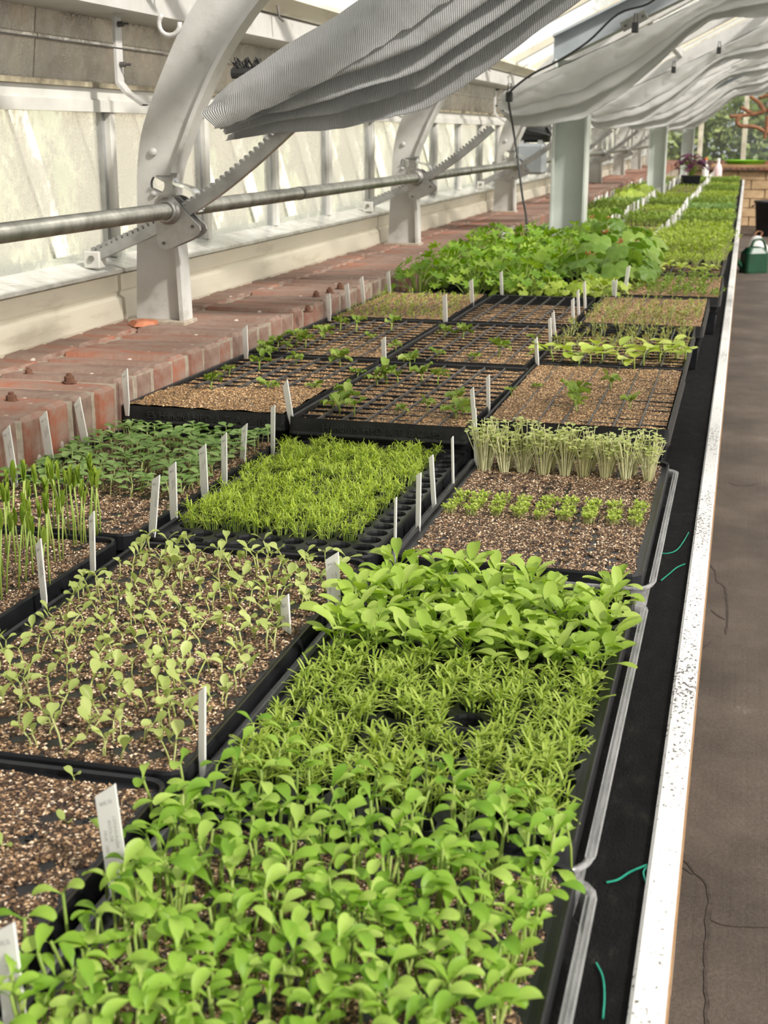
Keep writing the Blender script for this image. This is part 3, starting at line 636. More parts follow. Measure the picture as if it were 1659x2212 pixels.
# vent motor
mo = thing('vent_motor', 'grey gear motor with black motor body driving the vent shaft', 'motor', (-1.06, RIBS[3] + 0.22, ZC - 0.20))
MB().bbox((-.07, -.06, 0), (.07, .06, .15), .012).build('gearbox', 'steel_blue', mo)
MB().bbox((-.085, -.05, .02), (-.07, .05, .13), .004).build('cover', 'cast_alu', mo)
MB().lathe([(0.0005, -.09), (.045, -.09), (.05, -.08), (.05, .08), (.045, .09), (.0005, .09)], 18, (0, 0, .205), axis='x').build('motor_body', 'rubber', mo, smooth=True)
for x in (-.05, .045): MB().bbox((x - .012, -.035, .15), (x + .012, .035, .168), .003).build('foot', 'tag_white', mo)
MB().tube(smoothpath([(.06, -.03, .22), (.085, -.05, .225), (.10, -.05, .19), (.06, -.06, .20), (-.02, -.065, .215)], 5), .006).build('cable', 'rubber', mo, smooth=True)
MB().lathe([(.012, 0), (.012, .008), (.0005, .009)], 10, (-.0, -.06, .08), axis='y').build('plug', 'dark_iron', mo)
MB().box((-.20, -.02, .03), (-.07, .02, .06)).build('mount_arm', 'cast_alu', mo)

# ---------------- support wire along the fascia
MB().tube([(-1.045, 1.0, ZC + 0.139), (-1.045, 2.36, ZC + 0.139)], 0.0014, 5).build('support_wire', 'dark_iron', label='thin dark wire stretched past the rib at eave height', cat='wire')

# ---------------- green steel posts with sloping beams
for k, y in enumerate((5.30, 10.6, 15.9)):
    p = thing('steel_post', ['pale green steel post with wide flanges beside the big leafy plants', 'pale green steel post by the yellow-green potted plant', 'pale green steel post beside the purple plant'][k], 'post', (-0.662, y, BENCH), group='pale green steel posts')
    H = ZC + 0.268 - BENCH
    MB().box((-.062, -.004, 0), (.062, .004, H)).build('web', 'post_green', p)
    for s in (-1, 1): MB().bbox((s * .062 - .005, -.055, 0), (s * .062 + .005, .055, H), .0015).build('flange', 'post_green', p)
    MB().bbox((-.09, -.075, 0), (.09, .075, .012), .002).build('base_plate', 'post_green', p)
    q = MB(); V = []
    bm = thing('roof_beam', ['blue-grey steel roof beam above the white curtain by the first post', 'blue-grey steel roof beam above the second green post', 'blue-grey steel roof beam above the third green post'][k], 'beam', (0, y, 0), group='blue-grey roof beams')
    def zb(x): return ZC + 0.275 + 0.46 * (x + 0.70)
    for nm, z0, z1, w in (('flange', 0, .008, .05), ('flange', .092, .10, .05), ('web', .008, .092, .004)):
        b = MB(); V = []
        for x in (-.74, XR): V += [(x, -w, zb(x) + z0), (x, w, zb(x) + z0), (x, w, zb(x) + z1), (x, -w, zb(x) + z1)]
        b.add(V, [(0, 1, 5, 4), (1, 2, 6, 5), (2, 3, 7, 6), (3, 0, 4, 7), (0, 3, 2, 1), (4, 5, 6, 7)]); b.build(nm, 'steel_blue', bm)

# ---------------- curtains: gathered cloth slung along the roof slope
def curtain(y0, pts, nf, mat, label, amp, xs=60, band=0.42, frayed=False, group=None, depth=0.016, band_l=0.0, ts=None):
    """pts: (x, top z, hang) knots along the slope; nf folds, each hanging deeper and further back"""
    X = [p[0] for p in pts]
    c = thing('shade_curtain', label, 'curtain', (pts[0][0], y0, pts[0][1] + ZC), group=group)
    def at(x): return np.interp(x, X, [p[1] for p in pts]), np.interp(x, X, [p[2] for p in pts])
    ox, oz = pts[0][0], pts[0][1]
    ns = int(xs * (X[-1] - X[0])) + 8
    def sheet(name, prof, seed, rag=False):
        b = MB(); b.uv = []; m_ = None
        for i in range(ns + 1):
            s = i / ns; x = X[0] + (X[-1] - X[0]) * s; tz, hg = at(x)
            row = prof(x, hg)
            m_ = len(row)
            for j, (dy, dz) in enumerate(row):
                p = Vector((x * 9, j * 0.35, seed))
                q_ = Vector((x * 30 - j * .9, j * 1.1 + x * 6, seed * 3)); dy += amp * noise.noise(p) * (1 if j else .3) + amp * .45 * noise.noise(q_); dz += amp * 0.5 * noise.noise(p + Vector((7, 3, 1))) + amp * .2 * noise.noise(q_ + Vector((3, 9, 2)))
                xx = x
                if rag and i < 3: xx += (0.012 * math.sin(j * .9 + seed) - .004) * (1 - i / 3)
                b.v.append((xx - ox, dy, tz - oz + dz)); b.uv.append((x * 2.0, j / m_ * 0.5))
        b.f = [(i * m_ + j, (i + 1) * m_ + j, (i + 1) * m_ + j + 1, i * m_ + j + 1) for i in range(ns) for j in range(m_ - 1)]; b.m = [0] * len(b.f)
        return b.build(name, mat, c, smooth=True)
    # header band, gathered on the wire, with a puckered seam
    def head(x, h):
        R = []
        for j in range(9):
            t = j / 8; pk = 0.005 * math.sin(x * 210 + 3 * math.sin(x * 37)) * math.exp(-((t - .5) / .16) ** 2)
            bd = band + band_l * max(0, 1 - (x - X[0]) / .35)
            R.append((-0.020 - 0.016 * math.sin(t * 2.6) + pk, -h * bd * t + (0.006 * noise.noise(Vector((x * 60, 2, 0))) if t == 1 else 0)))
        return R
    sheet('header_band', head, 1.3, True)
    for k in range(nf):
        t = (k + 1) / nf if ts is None else ts[k]
        def fold(x, h, t=t, k=k):
            wob = 0.10 * noise.noise(Vector((x * 3.1, k * 5.7, 2)))
            zb = -h * (band + (1 - band) * t + wob * (1 - t)); ztop = zb + h * (0.34 if k else 0.5)
            yb = 0.002 + depth * k; R = []
            for j in range(9):
                a = j / 8
                if a <= .5: R.append((yb - depth * 1.1 * math.sin(a * math.pi), ztop + (zb - ztop) * math.sin(a * math.pi)))
                else: R.append((yb + depth * 1.3 * (1 - math.sin(a * math.pi)), zb + (ztop - zb) * (1 - math.sin(a * math.pi)) * 0.9))
            return R
        sheet('fold', fold, 3 + k, True)
    MB().tube([(0, 0.012, 0.004), (X[-1] - ox, 0.012, np.interp(X[-1], X, [p[1] for p in pts]) - oz + .004)] if len(pts) == 2 else [(p[0] - ox, 0.012, p[1] - oz + .004) for p in pts], 0.002).build('carrier_wire', 'dark_iron', c)
    return c
C1 = curtain(2.36, [(-0.945, 0.066, 0.080), (-0.85, 0.120, 0.120), (-0.72, 0.192, 0.185), (-0.56, 0.285, 0.245), (-0.40, 0.375, 0.235), (-0.25, 0.46, 0.205), (0.0, 0.60, 0.16), (0.30, 0.77, 0.22), (0.7, 0.98, 0.16), (2.15, 1.72, .1), (3.5, 2.4, .1)], 4, 'cloth_grey', 'grey ribbed shade cloth with frayed edge bunched above the nearest rack', 0.010, frayed=True, depth=0.026, band_l=0.35, ts=(.25, .52, .74, 1.0))
CUR = [(5.12, 'white plastic shade curtain gathered in front of the first green post'), (7.95, 'white plastic shade curtain sagging behind the first green post'), (10.38, 'white plastic shade curtain in front of the second green post'), (13.2, 'white plastic shade curtain beyond the second green post'), (15.66, 'white plastic shade curtain nearest the end wall')]
for k, (yy, lab) in enumerate(CUR):
    curtain(yy, [(-0.90, 0.150, 0.085), (-0.86, 0.165, 0.135), (-0.74, 0.215, 0.19), (-0.60, 0.272, 0.215), (-0.46, 0.332, 0.20), (-0.34, 0.384, 0.150), (-0.24, 0.430, 0.095), (-0.16, 0.470, 0.080), (-0.08, 0.51, 0.115), (0.10, 0.60, 0.20), (0.32, 0.71, 0.19), (0.5, 0.80, 0.1), (0.8, 0.95, .2), (1.2, 1.15, .1), (2.1, 1.62, .1)], 2, 'cloth_white', lab, 0.017, xs=60, band=0.52, group='white shade curtains along the roof', depth=0.03)
# clips on the second curtain
for k, (px, py, yy) in enumerate(((1372, 58, 5.07), (1100, 208, 5.07), (1455, 150, 7.9), (1553, 108, 7.9))):
    P = ony(px, py, yy); t = thing('curtain_clip', 'small black spring clip pinching the edge of a white curtain', 'clip', P, group='black curtain clips')
    MB().bbox((-.012, -.012, -.02), (.012, .012, .016), .003).build('clip_body', 'rubber', t)
    MB().tube([(-.006, 0, .016), (-.004, 0, .045), (.006, 0, .045), (.008, 0, .016)], .0025).build('clip_handle', 'dark_iron', t)
# clamp plate on the first beam
P = ony(1370, 45, 5.24); t = thing('beam_bracket', 'perforated metal bracket screwed to the blue-grey beam', 'bracket', P, (0, -math.radians(27), 0))
MB().bbox((-.05, -.006, -.018), (.05, .002, .018), .002).build('plate', 'galv', t)
for x in (-.035, .035): MB().lathe([(.005, -.006), (.005, -.012), (.0005, -.013)], 8, (x, 0, 0), axis='y').build('bolt', 'dark_iron', t)
# black power cable draped along the first white curtain and down to the bench
pts = [ony(1445, -30, 5.0), ony(1400, 8, 5.0), ony(1335, 30, 5.0), ony(1270, 90, 5.02), ony(1205, 132, 5.03), ony(1150, 160, 5.03), ony(1105, 195, 5.05), ony(1098, 215, 5.06), ony(1108, 275, 5.08), ony(1118, 340, 5.06), ony(1128, 420, 5.03), ony(1138, 490, 5.0), Vector((-.79, 5.0, BENCH + .004))]
MB().tube(smoothpath(pts, 5), 0.0042, 6).build('power_cable', 'rubber', label='black cable draped over the white curtain and hanging to the bench', cat='cable', smooth=True)
# bundle of cut tie ends at the end of the grey cloth
t = thing('tie_bundle', 'bristly bundle of black cable ties at the grey cloth end', 'ties', ony(535, 158, 2.42)); P0 = ony(535, 158, 2.42)
MB().lathe([(.0005, -.03), (.010, -.03), (.012, 0), (.010, .03), (.0005, .03)], 10, axis='x').build('tie_band', 'rubber', t)
b = MB()
for k in range(34):
    x = U(-.026, .026); b.tube([(x, U(-.006, .006), -.006), (x + U(-.003, .003), U(-.01, .01), .012), (x + U(-.006, .002), U(-.014, .014), U(.018, .028))], .0012, 4)
b.build('tie_end', 'rubber', t, kind='stuff')

# ---------------- gable end wall
we = struct('wall_back', 'tan block end wall with brick sill and tall glazing', 'wall')
MB().box((-1.4, YEND + 0.06, 0), (8.4, YEND + 0.25, 0.80)).build('wall_core', 'mortar', we)
BLK = []
for s in range(4):
    b = MB(); b.bbox((-.19, 0, 0), (.19, .07, .122), .006); r = random.Random(s); b.v = [(x + r.uniform(-.003, .003), y + r.uniform(-.004, .004), z + r.uniform(-.002, .002)) for x, y, z in b.v]
    BLK.append(b.mesh('block', 'block_tan'))
for row in range(6):
    x = -0.9 + (0.2 if row % 2 else 0)
    while x < 2.6: ob('block', rng.choice(BLK), we, (x, YEND + U(-.004, .004), 0.006 + row * 0.131)); x += 0.392
SB = [brickmesh(0.066, 0.2, 0.13, 60 + i) for i in range(4)]
x = -1.2
while x < 2.6: ob('brick', rng.choice(SB), we, (x, YEND + 0.03, 0.93), (0, 0, U(-.02, .02))); x += 0.078
MB().box((-1.35, YEND - .05, .79), (8.4, YEND + .14, .905)).build('mortar_bed', 'mortar', we)
for k in range(16):
    x = -1.30 + 0.62 * k
    MB().bbox((x - .035, YEND + .02, .93), (x + .035, YEND + .10, zr(min(x, 2 * XR - x)) + .06), .006).build('mullion', 'cream_board', we)
    if k < 15: MB().box((x + .035, YEND + .055, .93), (x + .585, YEND + .062, min(zr(min(x, 2 * XR - x)), zr(min(x + .62, 2 * XR - x - .62))))).build('pane', 'clear_glass', we)
MB().box((-1.3, YEND + .03, 1.95), (8.0, YEND + .09, 2.0)).build('transom', 'cream_board', we)

# ---------------- outside
g = ob('ground_outside', MB().box((-40, -20, -.12), (-1.65, 60, -.02)).mesh('ground_outside', 'gravel'), label='pale ground outside the misted side windows', cat='ground', kind='structure')
g2 = ob('ground_beyond', MB().box((-1.65, YEND + .3, -.12), (20, 60, -.02)).mesh('ground_beyond', 'gravel'), label='ground beyond the end wall', cat='ground', kind='structure')
h = thing('neighbour_glasshouse', 'white barred glasshouse standing outside the misted windows', 'greenhouse', (-3.4, 0, 0))
MB().box((-.12, -3, 0), (0, 30, .62)).build('base_wall', 'outer_white', h)
MB().prism([(-.02, .62), (-.04, .62), (-.52, 2.3), (-.50, 2.3)], -3, 30).build('glazing', 'outer_glass', h)
gb = MB().prism([(.02, .60), (.05, .66), (-.42, 2.34), (-.48, 2.28)], -.035, .035).mesh('glazing_bar', 'outer_white')
for k in range(44): ob('glazing_bar', gb, h, (0, -2.6 + .74 * k, 0))
MB().box((-.02, -3, .55), (.06, 30, .68)).build('gutter', 'outer_white', h)
b = thing('red_barrow', 'blurred red cart outside the misted window', 'cart', (-2.6, 3.3, 0))
MB().prism([(-.35, .45), (.3, .45), (.42, .8), (-.45, .8)], -.3, .3).build('tub', 'red_paint', b)
for yy in (-.2, .2): MB().tube([(.3, yy, .0), (.2, yy, .5), (-.7, yy, .75)], .025).build('shaft', 'dark_iron', b)
MB().lathe([(.0005, -.04), (.19, -.04), (.2, 0), (.19, .04), (.0005, .04)], 18, (-.15, 0, .2), axis='y').build('wheel', 'rubber', b)
def leafcard(L, w):
    return [(0, 0, 0), (-w / 2, L * .5, 0.02 * L), (0, L, -.05 * L), (w / 2, L * .5, 0.02 * L)]
def hedge():
    rr = random.Random(9); t = thing('garden_hedge', 'dense olive hedge growing outside behind the end glazing', 'hedge', (0, 23.2, -.02))
    b = MB()
    for k in range(9000):
        p = Vector((rr.uniform(-3, 4), rr.uniform(-.5, .5), rr.uniform(.1, 1.75 + .35 * math.sin(k * .37))))
        M = Matrix.Translation(p) @ Euler((rr.uniform(0, 6), rr.uniform(0, 6), rr.uniform(0, 6))).to_matrix().to_4x4()
        b.add([M @ Vector(q) for q in leafcard(.16, .09)], [(0, 3, 2, 1)])
    b.build('foliage', 'leaf_tree', t, kind='stuff')
    for k in range(10): MB().tube([(-2.8 + .7 * k, 0, 0), (-2.75 + .7 * k, .05, .9), (-2.8 + .7 * k, 0, 1.7)], [.04, .03, .01], 6).build('trunk', 'dark_bark', t)
hedge_ = hedge
def tree(x, y, h, r, n, lab, seed):
    rr = random.Random(seed)
    t = thing('garden_tree', lab, 'tree', (x, y, -.02))
    tk = MB(); tk.tube([(0, 0, 0), (.05, 0, h * .4), (0, .05, h * .9)], [.12, .09, .03], 8)
    for k in range(9):
        a = rr.uniform(0, 6.28); z = h * rr.uniform(.25, .7); tk.tube([(0, 0, z), (math.cos(a) * r * .5, math.sin(a) * r * .5, z + .3), (math.cos(a) * r * .85, math.sin(a) * r * .85, z + .6)], [.04, .025, .01], 5)
    tk.build('trunk', 'dark_bark', t)
    b = MB()
    for k in range(n):
        d = Vector((rr.gauss(0, 1), rr.gauss(0, 1), rr.gauss(0, 1))).normalized() * (rr.random() ** .45)
        p = Vector((d.x * r, d.y * r, h * .62 + d.z * h * .42))
        M = Matrix.Translation(p) @ Euler((rr.uniform(0, 6), rr.uniform(0, 6), rr.uniform(0, 6))).to_matrix().to_4x4()
        b.add([M @ Vector(q) for q in leafcard(.16, .08)], [(0, 3, 2, 1)])
    b.build('foliage', 'leaf_tree', t, kind='stuff')
hedge_()
tree(-1.6, 25.2, 4.2, 1.4, 5200, 'olive green garden tree outside the end glazing near the left', 1)
tree(1.9, 26.0, 4.6, 1.7, 5200, 'olive green garden tree outside the end glazing near the aisle', 2)
tree(.2, 31, 5.5, 2.2, 4200, 'taller garden tree standing behind the others outside', 3)

# ---------------- bench
XB0, XB1 = -0.944, -0.0335
bench = thing('growing_bench', 'long growing bench covered in black mat with a chipped white edge rail', 'bench', (-0.49, 8.0, 0))
def bl(b, name, mat, **k): return b.build(name, mat, bench, loc=(0.49, -8.0, 0), **k)
bl(MB().box((XB0, -.4, BENCH - .02), (XB1, 16.2, BENCH)), 'mat', 'black_mat')
bl(MB().prism([(-.0335, BENCH - .022), (-.0115, BENCH - .022), (-.0115, BENCH + .003), (-.0135, BENCH + .006), (-.031, BENCH + .006), (-.0335, BENCH + .004)], -.4, 16.2), 'edge_rail', 'rail_white')
bl(MB().box((-.030, -.4, BENCH - .075), (-.0105, 16.2, BENCH - .022)), 'side_rail', 'wood')
bl(MB().box((XB0, -.4, BENCH - .06), (XB0 + .03, 16.2, BENCH - .02)), 'side_rail', 'wood')
for yy in (0.2, 2.6, 5.0, 7.4, 9.8, 12.2, 14.6, 16.0):
    for x in (-.09, -.88): bl(MB().box((x - .03, yy - .03, 0), (x + .03, yy + .03, BENCH - .02)), 'leg', 'wood')
    bl(MB().box((-.88, yy - .02, BENCH - .10), (-.09, yy + .02, BENCH - .02)), 'cross_bar', 'wood')
# green threads lying on the mat
for k, L in enumerate((((1425, 1195), (1445, 1195), (1462, 1188), (1475, 1172), (1488, 1150)), ((1428, 1254), (1445, 1240), (1462, 1226), (1480, 1218)), ((1310, 1906), (1335, 1900), (1362, 1883), (1398, 1868)), ((1395, 1905), (1390, 1885), (1398, 1872)), ((1288, 2080), (1302, 2110), (1306, 2150), (1303, 2200)))):
    MB().tube(smoothpath([onz(x, y, BENCH + .002) for x, y in L], 4), 0.0008, 4).build('green_thread', 'green_thread', label='thin green string thread lying on the black mat', cat='thread', group='green threads on the mat')

# ================================================================== trays
TW, TL = 0.276, 0.530
PITCH = 0.0287
def sinfield(seed):
    r = random.Random(seed); K = [(r.uniform(-1, 1), r.uniform(-1, 1), r.uniform(0, 6.28), r.uniform(.6, 1)) for _ in range(7)]
    return lambda x, y, f: sum(a * np.sin(f * (kx * x + ky * y) + p) for kx, ky, p, a in K) / 3.2
def rrect(w, l, r, n=4):
    P = []
    for cx, cy, a0 in ((w / 2 - r, l / 2 - r, 0), (-w / 2 + r, l / 2 - r, 90), (-w / 2 + r, -l / 2 + r, 180), (w / 2 - r, -l / 2 + r, 270)):
        for k in range(n + 1):
            a = math.radians(a0 + 90 * k / n); P.append((cx + r * math.cos(a), cy + r * math.sin(a)))
    return P
def loft(b, loops, mi=0, close_last=False):
    n = len(loops[0]); V = [p for L in loops for p in L]
    b.add(V, [(i * n + j, i * n + (j + 1) % n, (i + 1) * n + (j + 1) % n, (i + 1) * n + j) for i in range(len(loops) - 1) for j in range(n)] + ([tuple(range((len(loops) - 1) * n, len(loops) * n))[::-1]] if close_last else []), mi)
def lev(P, s, dz): return [(x * s[0], y * s[1], dz) for x, y in P]
def plug_tray_mesh(nx=9, ny=18, p=PITCH, r=0.0131, depth=0.050):
    b = MB(); n = 12
    for i in range(nx):
        for j in range(ny):
            cx, cy = (i - (nx - 1) / 2) * p, (j - (ny - 1) / 2) * p; V = []
            for k in range(n):
                a = 2 * math.pi * (k + .5) / n; c, s = math.cos(a), math.sin(a); q = p / 2 / max(abs(c), abs(s))
                V += [(cx + c * q, cy + s * q, 0), (cx + c * r, cy + s * r, 0), (cx + c * r * .93, cy + s * r * .93, -.003), (cx + c * r * .55, cy + s * r * .55, -depth)]
            F = []
            for k in range(n):
                a0, a1 = 4 * k, 4 * ((k + 1) % n)
                F += [(a0, a1, a1 + 1, a0 + 1), (a0 + 1, a1 + 1, a1 + 2, a0 + 2), (a0 + 2, a1 + 2, a1 + 3, a0 + 3)]
            # corners of the square left by the n-gon sampling
            b.add(V, F)
    gw, gl = nx * p, ny * p
    # margin ring between the cell field and the rolled rim
    o = rrect(TW - .008, TL - .008, .014); inn = []
    for x, y in o: inn.append((max(-gw / 2, min(gw / 2, x)), max(-gl / 2, min(gl / 2, y))))
    loft(b, [[(x, y, -.0002) for x, y in inn], [(x, y, 0) for x, y in o], lev(o, (1, 1), .0045), lev(rrect(TW - .002, TL - .002, .016), (1, 1), .006), lev(rrect(TW, TL, .017), (1, 1), .003), lev(rrect(TW, TL, .017), (1, 1), -.014), lev(rrect(TW - .006, TL - .006, .016), (1, 1), -.016), lev(rrect(TW - .02, TL - .02, .016), (1, 1), -.052)])
    return b.mesh('tray_body', 'black_plastic')
PLUG = plug_tray_mesh()
def hexhole(parent, pts):
    for x, y in pts: MB().lathe([(.0038, .0012), (.0030, .0016), (.0026, .0006), (.0024, -.004)], 12, (x, y, 0)).build('drain_ring', 'black_plastic', parent)
def grains(b, H, n, seed, w, l, smin, smax, mi=1, keep=None):
    r = random.Random(seed)
    for _ in range(n):
        x, y = r.uniform(-w / 2, w / 2), r.uniform(-l / 2, l / 2)
        if keep is not None and not keep(x, y): continue
        z = H(x, y); s = r.uniform(smin, smax); a = r.uniform(0, 6.28); ca, sa = math.cos(a) * s, math.sin(a) * s; e = r.uniform(.5, .95); h = s * r.uniform(.35, .9); t = r.uniform(-.5, .5) * s
        b.add([(x + ca, y + sa, z + t), (x - sa * e, y + ca * e, z), (x - ca, y - sa, z - t), (x + sa * e, y - ca * e, z), (x, y, z + h), (x, y, z - h * .6)],
              [(0, 1, 4), (1, 2, 4), (2, 3, 4), (3, 0, 4), (1, 0, 5), (2, 1, 5), (3, 2, 5), (0, 3, 5)], mi)
def plug_soil(name, seed, fill, star, ngr, nx=9, ny=18, p=PITCH, res=3):
    """soil lying over the plug sheet; sinks where bare plastic stars show between cells"""
    f1, f2 = sinfield(seed), sinfield(seed + 1)
    w, l = nx * p + .002, ny * p + .002
    def H(x, y):
        u, v = (x / p + (nx - 1) / 2) % 1.0, (y / p + (ny - 1) / 2) % 1.0
        u, v = min(u, 1 - u), min(v, 1 - v)
        d = math.hypot(u, v)                                    # 0 at cell centre, .707 at corner
        z = .0006 * f1(x, y, 260) + .0009 * f2(x, y, 90) + fill
        k = max(0.0, (d - .47) / .08); k = min(1, k)
        if k > 0 and f2(x + .3, y, 70) + .35 * f1(x, y, 33) < star: z -= .0052 * k
        e = min(w / 2 - abs(x), l / 2 - abs(y)); z -= max(0, (.006 - e)) * .6
        return z
    gx, gy = nx * res * 3, ny * res * 3; b = MB()
    V = []
    for j in range(gy + 1):
        for i in range(gx + 1):
            x, y = -w / 2 + w * i / gx, -l / 2 + l * j / gy; V.append((x, y, H(x, y)))
    b.add(V, [(j * (gx + 1) + i, j * (gx + 1) + i + 1, (j + 1) * (gx + 1) + i + 1, (j + 1) * (gx + 1) + i) for j in range(gy) for i in range(gx)])
    grains(b, H, ngr, seed, w - .004, l - .004, .0009, .0022, keep=lambda x, y: H(x, y) > -.0012)
    me = b.mesh(name, ['soil', 'soil_grain']); return me
def low_soil(name, seed, drop, nx=9, ny=18, p=PITCH):
    b = MB(); r = random.Random(seed)
    for i in range(nx):
        for j in range(ny):
            cx, cy = (i - (nx - 1) / 2) * p, (j - (ny - 1) / 2) * p; z = -drop + r.uniform(-.003, .003); n = 8; rr = .0122 - drop * .09
            b.add([(cx + rr * math.cos(2 * math.pi * k / n), cy + rr * math.sin(2 * math.pi * k / n), z + r.uniform(-.001, .001)) for k in range(n)] + [(cx, cy, z + .0015)], [(k, (k + 1) % n, n) for k in range(n)])
    return b.mesh(name, 'soil')
SOILA = plug_soil('soil', 11, .0018, -.10, 15000)
SOILB = plug_soil('soil', 23, .0012, .45, 13000)
SOILL = low_soil('soil', 5, .014)
TOPS = {}
def plug_tray(key, xc, y0, rot, soil, label, yl=TL):
    t = thing('plug_tray', label, 'seed tray', (xc, y0 + TL / 2, PT), (0, 0, rot))
    ob('tray_body', PLUG, t); ob('soil', soil, t, kind='stuff'); TOPS[key] = t; return t
def cell(key, i, j, nx=9, ny=18, p=PITCH):
    t = TOPS[key]; x, y = (i - (nx - 1) / 2) * p, (j - (ny - 1) / 2) * p; c, s = math.cos(t.rotation_euler.z), math.sin(t.rotation_euler.z)
    return Vector((t.location.x + c * x - s * y, t.location.y + s * x + c * y, PT))
XL_, XM_, XR_ = -0.806, -0.512, -0.2145
plug_tray('R0', XR_ + .004, 0.235, 0.0, SOILB, 'black plug tray crowded with broad-leaved seedlings, end of row by the aisle')
plug_tray('R1', XR_ - .002, 0.778, 0.0, SOILL, 'black plug tray holding broad, needle-leaved and calendula-like seedlings in bands')
plug_tray('R2', XR_ + .000, 1.362, 0.0, SOILA, 'brown filled plug tray with three rows of tiny green tufts')
plug_tray('M0', XM_ + .006, 0.272, 0.02, SOILA, 'soil filled plug tray almost bare of seedlings')
plug_tray('M1', XM_ + .002, 0.812, 0.01, SOILB, 'plug tray of pale rounded seedlings beside the needle-leaved band')
plug_tray('M2', XM_ + .003, 1.352, -0.012, SOILL, 'black plug tray of feathery yellow-green seedlings with open cells')
plug_tray('L1', XL_ - .008, 0.815, 0.0, SOILA, 'plug tray of tall thin closed sprouts against the brick wall')
plug_tray('L2', XL_ + .002, 1.358, -0.01, SOILB, 'plug tray of low round grey-green leaves against the brick wall')
hexhole(TOPS['M0'], [((i - 4) * PITCH + PITCH / 2, (j - 8.5) * PITCH + PITCH / 2) for i, j in ((4, 15), (5, 13), (6, 14), (7, 15), (4, 12), (6, 11), (5, 16))])
# clear outer trays on the aisle side
def clear_tray(key, label):
    t = TOPS[key]; b = MB(); w, l = TW + .012, TL + .006
    loft(b, [lev(rrect(w + .012, l + .002, .024), (1, 1), -.010), lev(rrect(w + .016, l + .004, .025), (1, 1), -.006), lev(rrect(w + .002, l - .004, .022), (1, 1), -.0075), lev(rrect(w, l - .006, .022), (1, 1), -.014), lev(rrect(w - .004, l - .010, .020), (1, 1), -.030), lev(rrect(w - .001, l - .008, .020), (1, 1), -.032), lev(rrect(w - .012, l - .020, .018), (1, 1), -.058)])
    o = ob('clear_tray', b.mesh('clear_tray', 'clear_plastic', True), None, t.location, t.rotation_euler, label=label, cat='tray', group='clear outer trays')
    rib = MB()
    for k in range(3):
        x = w / 2 + .001 + .003 * k; rib.tube([(x, -l / 2 + .02, -.0065), (x, l / 2 - .02, -.0065)], .0008, 4)
    rib.build('lip_ridge', 'clear_plastic', o)
clear_tray('R0', 'clear plastic outer tray under the broad-leaved seedlings')
clear_tray('R1', 'clear plastic outer tray under the banded tray of seedlings')
clear_tray('R2', 'clear plastic outer tray under the brown tray of tufts')

# ---------------- deep square-cell trays
def deep_tray_parts(nx=7, ny=14):
    w, l, D = TW + .002, TL + .006, .052
    gx, gy = w - .012, l - .012
    b = MB(); P = rrect(w, l, .006, 2); Q = rrect(w - .006, l - .006, .004, 2)
    loft(b, [lev(Q, (1, 1), -.012), lev(Q, (1, 1), 0), lev(P, (1, 1), .0015), lev(P, (1, 1), -.0005), lev(rrect(w + .002, l + .002, .006, 2), (1, 1), -.020), lev(rrect(w + .004, l + .004, .008, 2), (1, 1), -.023), lev(rrect(w + .004, l + .004, .008, 2), (1, 1), -.025), lev(rrect(w - .002, l - .002, .006, 2), (1, 1), -.025), lev(rrect(w - .012, l - .012, .006, 2), (1, 1), -.04)])
    rim = b.mesh('rim', 'black_plastic_dusty')
    lb = MB(); cb = MB(); px, py = gx / nx, gy / ny
    for i in range(1, nx): x = -gx / 2 + px * i; lb.prism([(x - .0017, -D), (x + .0017, -D), (x + .0011, 0), (x - .0011, 0)], -gy / 2, gy / 2)
    for j in range(1, ny): y = -gy / 2 + py * j; cb.prism([(y - .002, -D), (y + .002, -D), (y + .0013, -.0025), (y - .0013, -.0025)], -gx / 2, gx / 2, 'x')
    long_ = lb.mesh('divider', 'tray_bar'); cross = cb.mesh('divider', 'black_plastic')
    c = MB()
    for i in range(nx):
        for j in range(ny):
            x, y = -gx / 2 + px * (i + .5), -gy / 2 + py * (j + .5); h0x, h0y, h1 = px * .47, py * .47, .36
            V = [(x + sx * h0x, y + sy * h0y, -.03) for sx, sy in ((-1, -1), (1, -1), (1, 1), (-1, 1))] + [(x + sx * px * h1, y + sy * py * h1, -.098) for sx, sy in ((-1, -1), (1, -1), (1, 1), (-1, 1))]
            c.add(V, [(0, 1, 5, 4), (1, 2, 6, 5), (2, 3, 7, 6), (3, 0, 4, 7), (7, 6, 5, 4)])
    return rim, long_, cross, c.mesh('cell_body', 'black_plastic')
DEEP = deep_tray_parts()
def deep_soil(name, seed, levels, ngr, mats):
    """levels(x, y) -> fill level relative to the rim"""
    f1, f2 = sinfield(seed), sinfield(seed + 9); w, l = TW - .010, TL - .008
    def H(x, y): return levels(x, y, f2) + .0009 * f1(x, y, 240) + .0012 * f2(x, y, 80)
    gx, gy = 66, 128; b = MB(); V = []
    for j in range(gy + 1):
        for i in range(gx + 1):
            x, y = -w / 2 + w * i / gx, -l / 2 + l * j / gy; V.append((x, y, H(x, y)))
    b.add(V, [(j * (gx + 1) + i, j * (gx + 1) + i + 1, (j + 1) * (gx + 1) + i + 1, (j + 1) * (gx + 1) + i) for j in range(gy) for i in range(gx)])
    grains(b, H, ngr, seed, w, l, .0010, .0021)
    return b.mesh(name, mats)
SD1 = deep_soil('soil', 41, lambda x, y, f: -.0055 + .0015 * f(x, y, 14) + .0070 / (1 + math.exp((y + .06 - .3 * x + .02 * f(x, y, 20)) * 60)), 11000, ['soil_gold', 'soil_gold_grain'])
SD2 = deep_soil('soil', 43, lambda x, y, f: -.0048 + .0024 * f(x, y, 13), 10000, ['soil_gold', 'soil_gold_grain'])
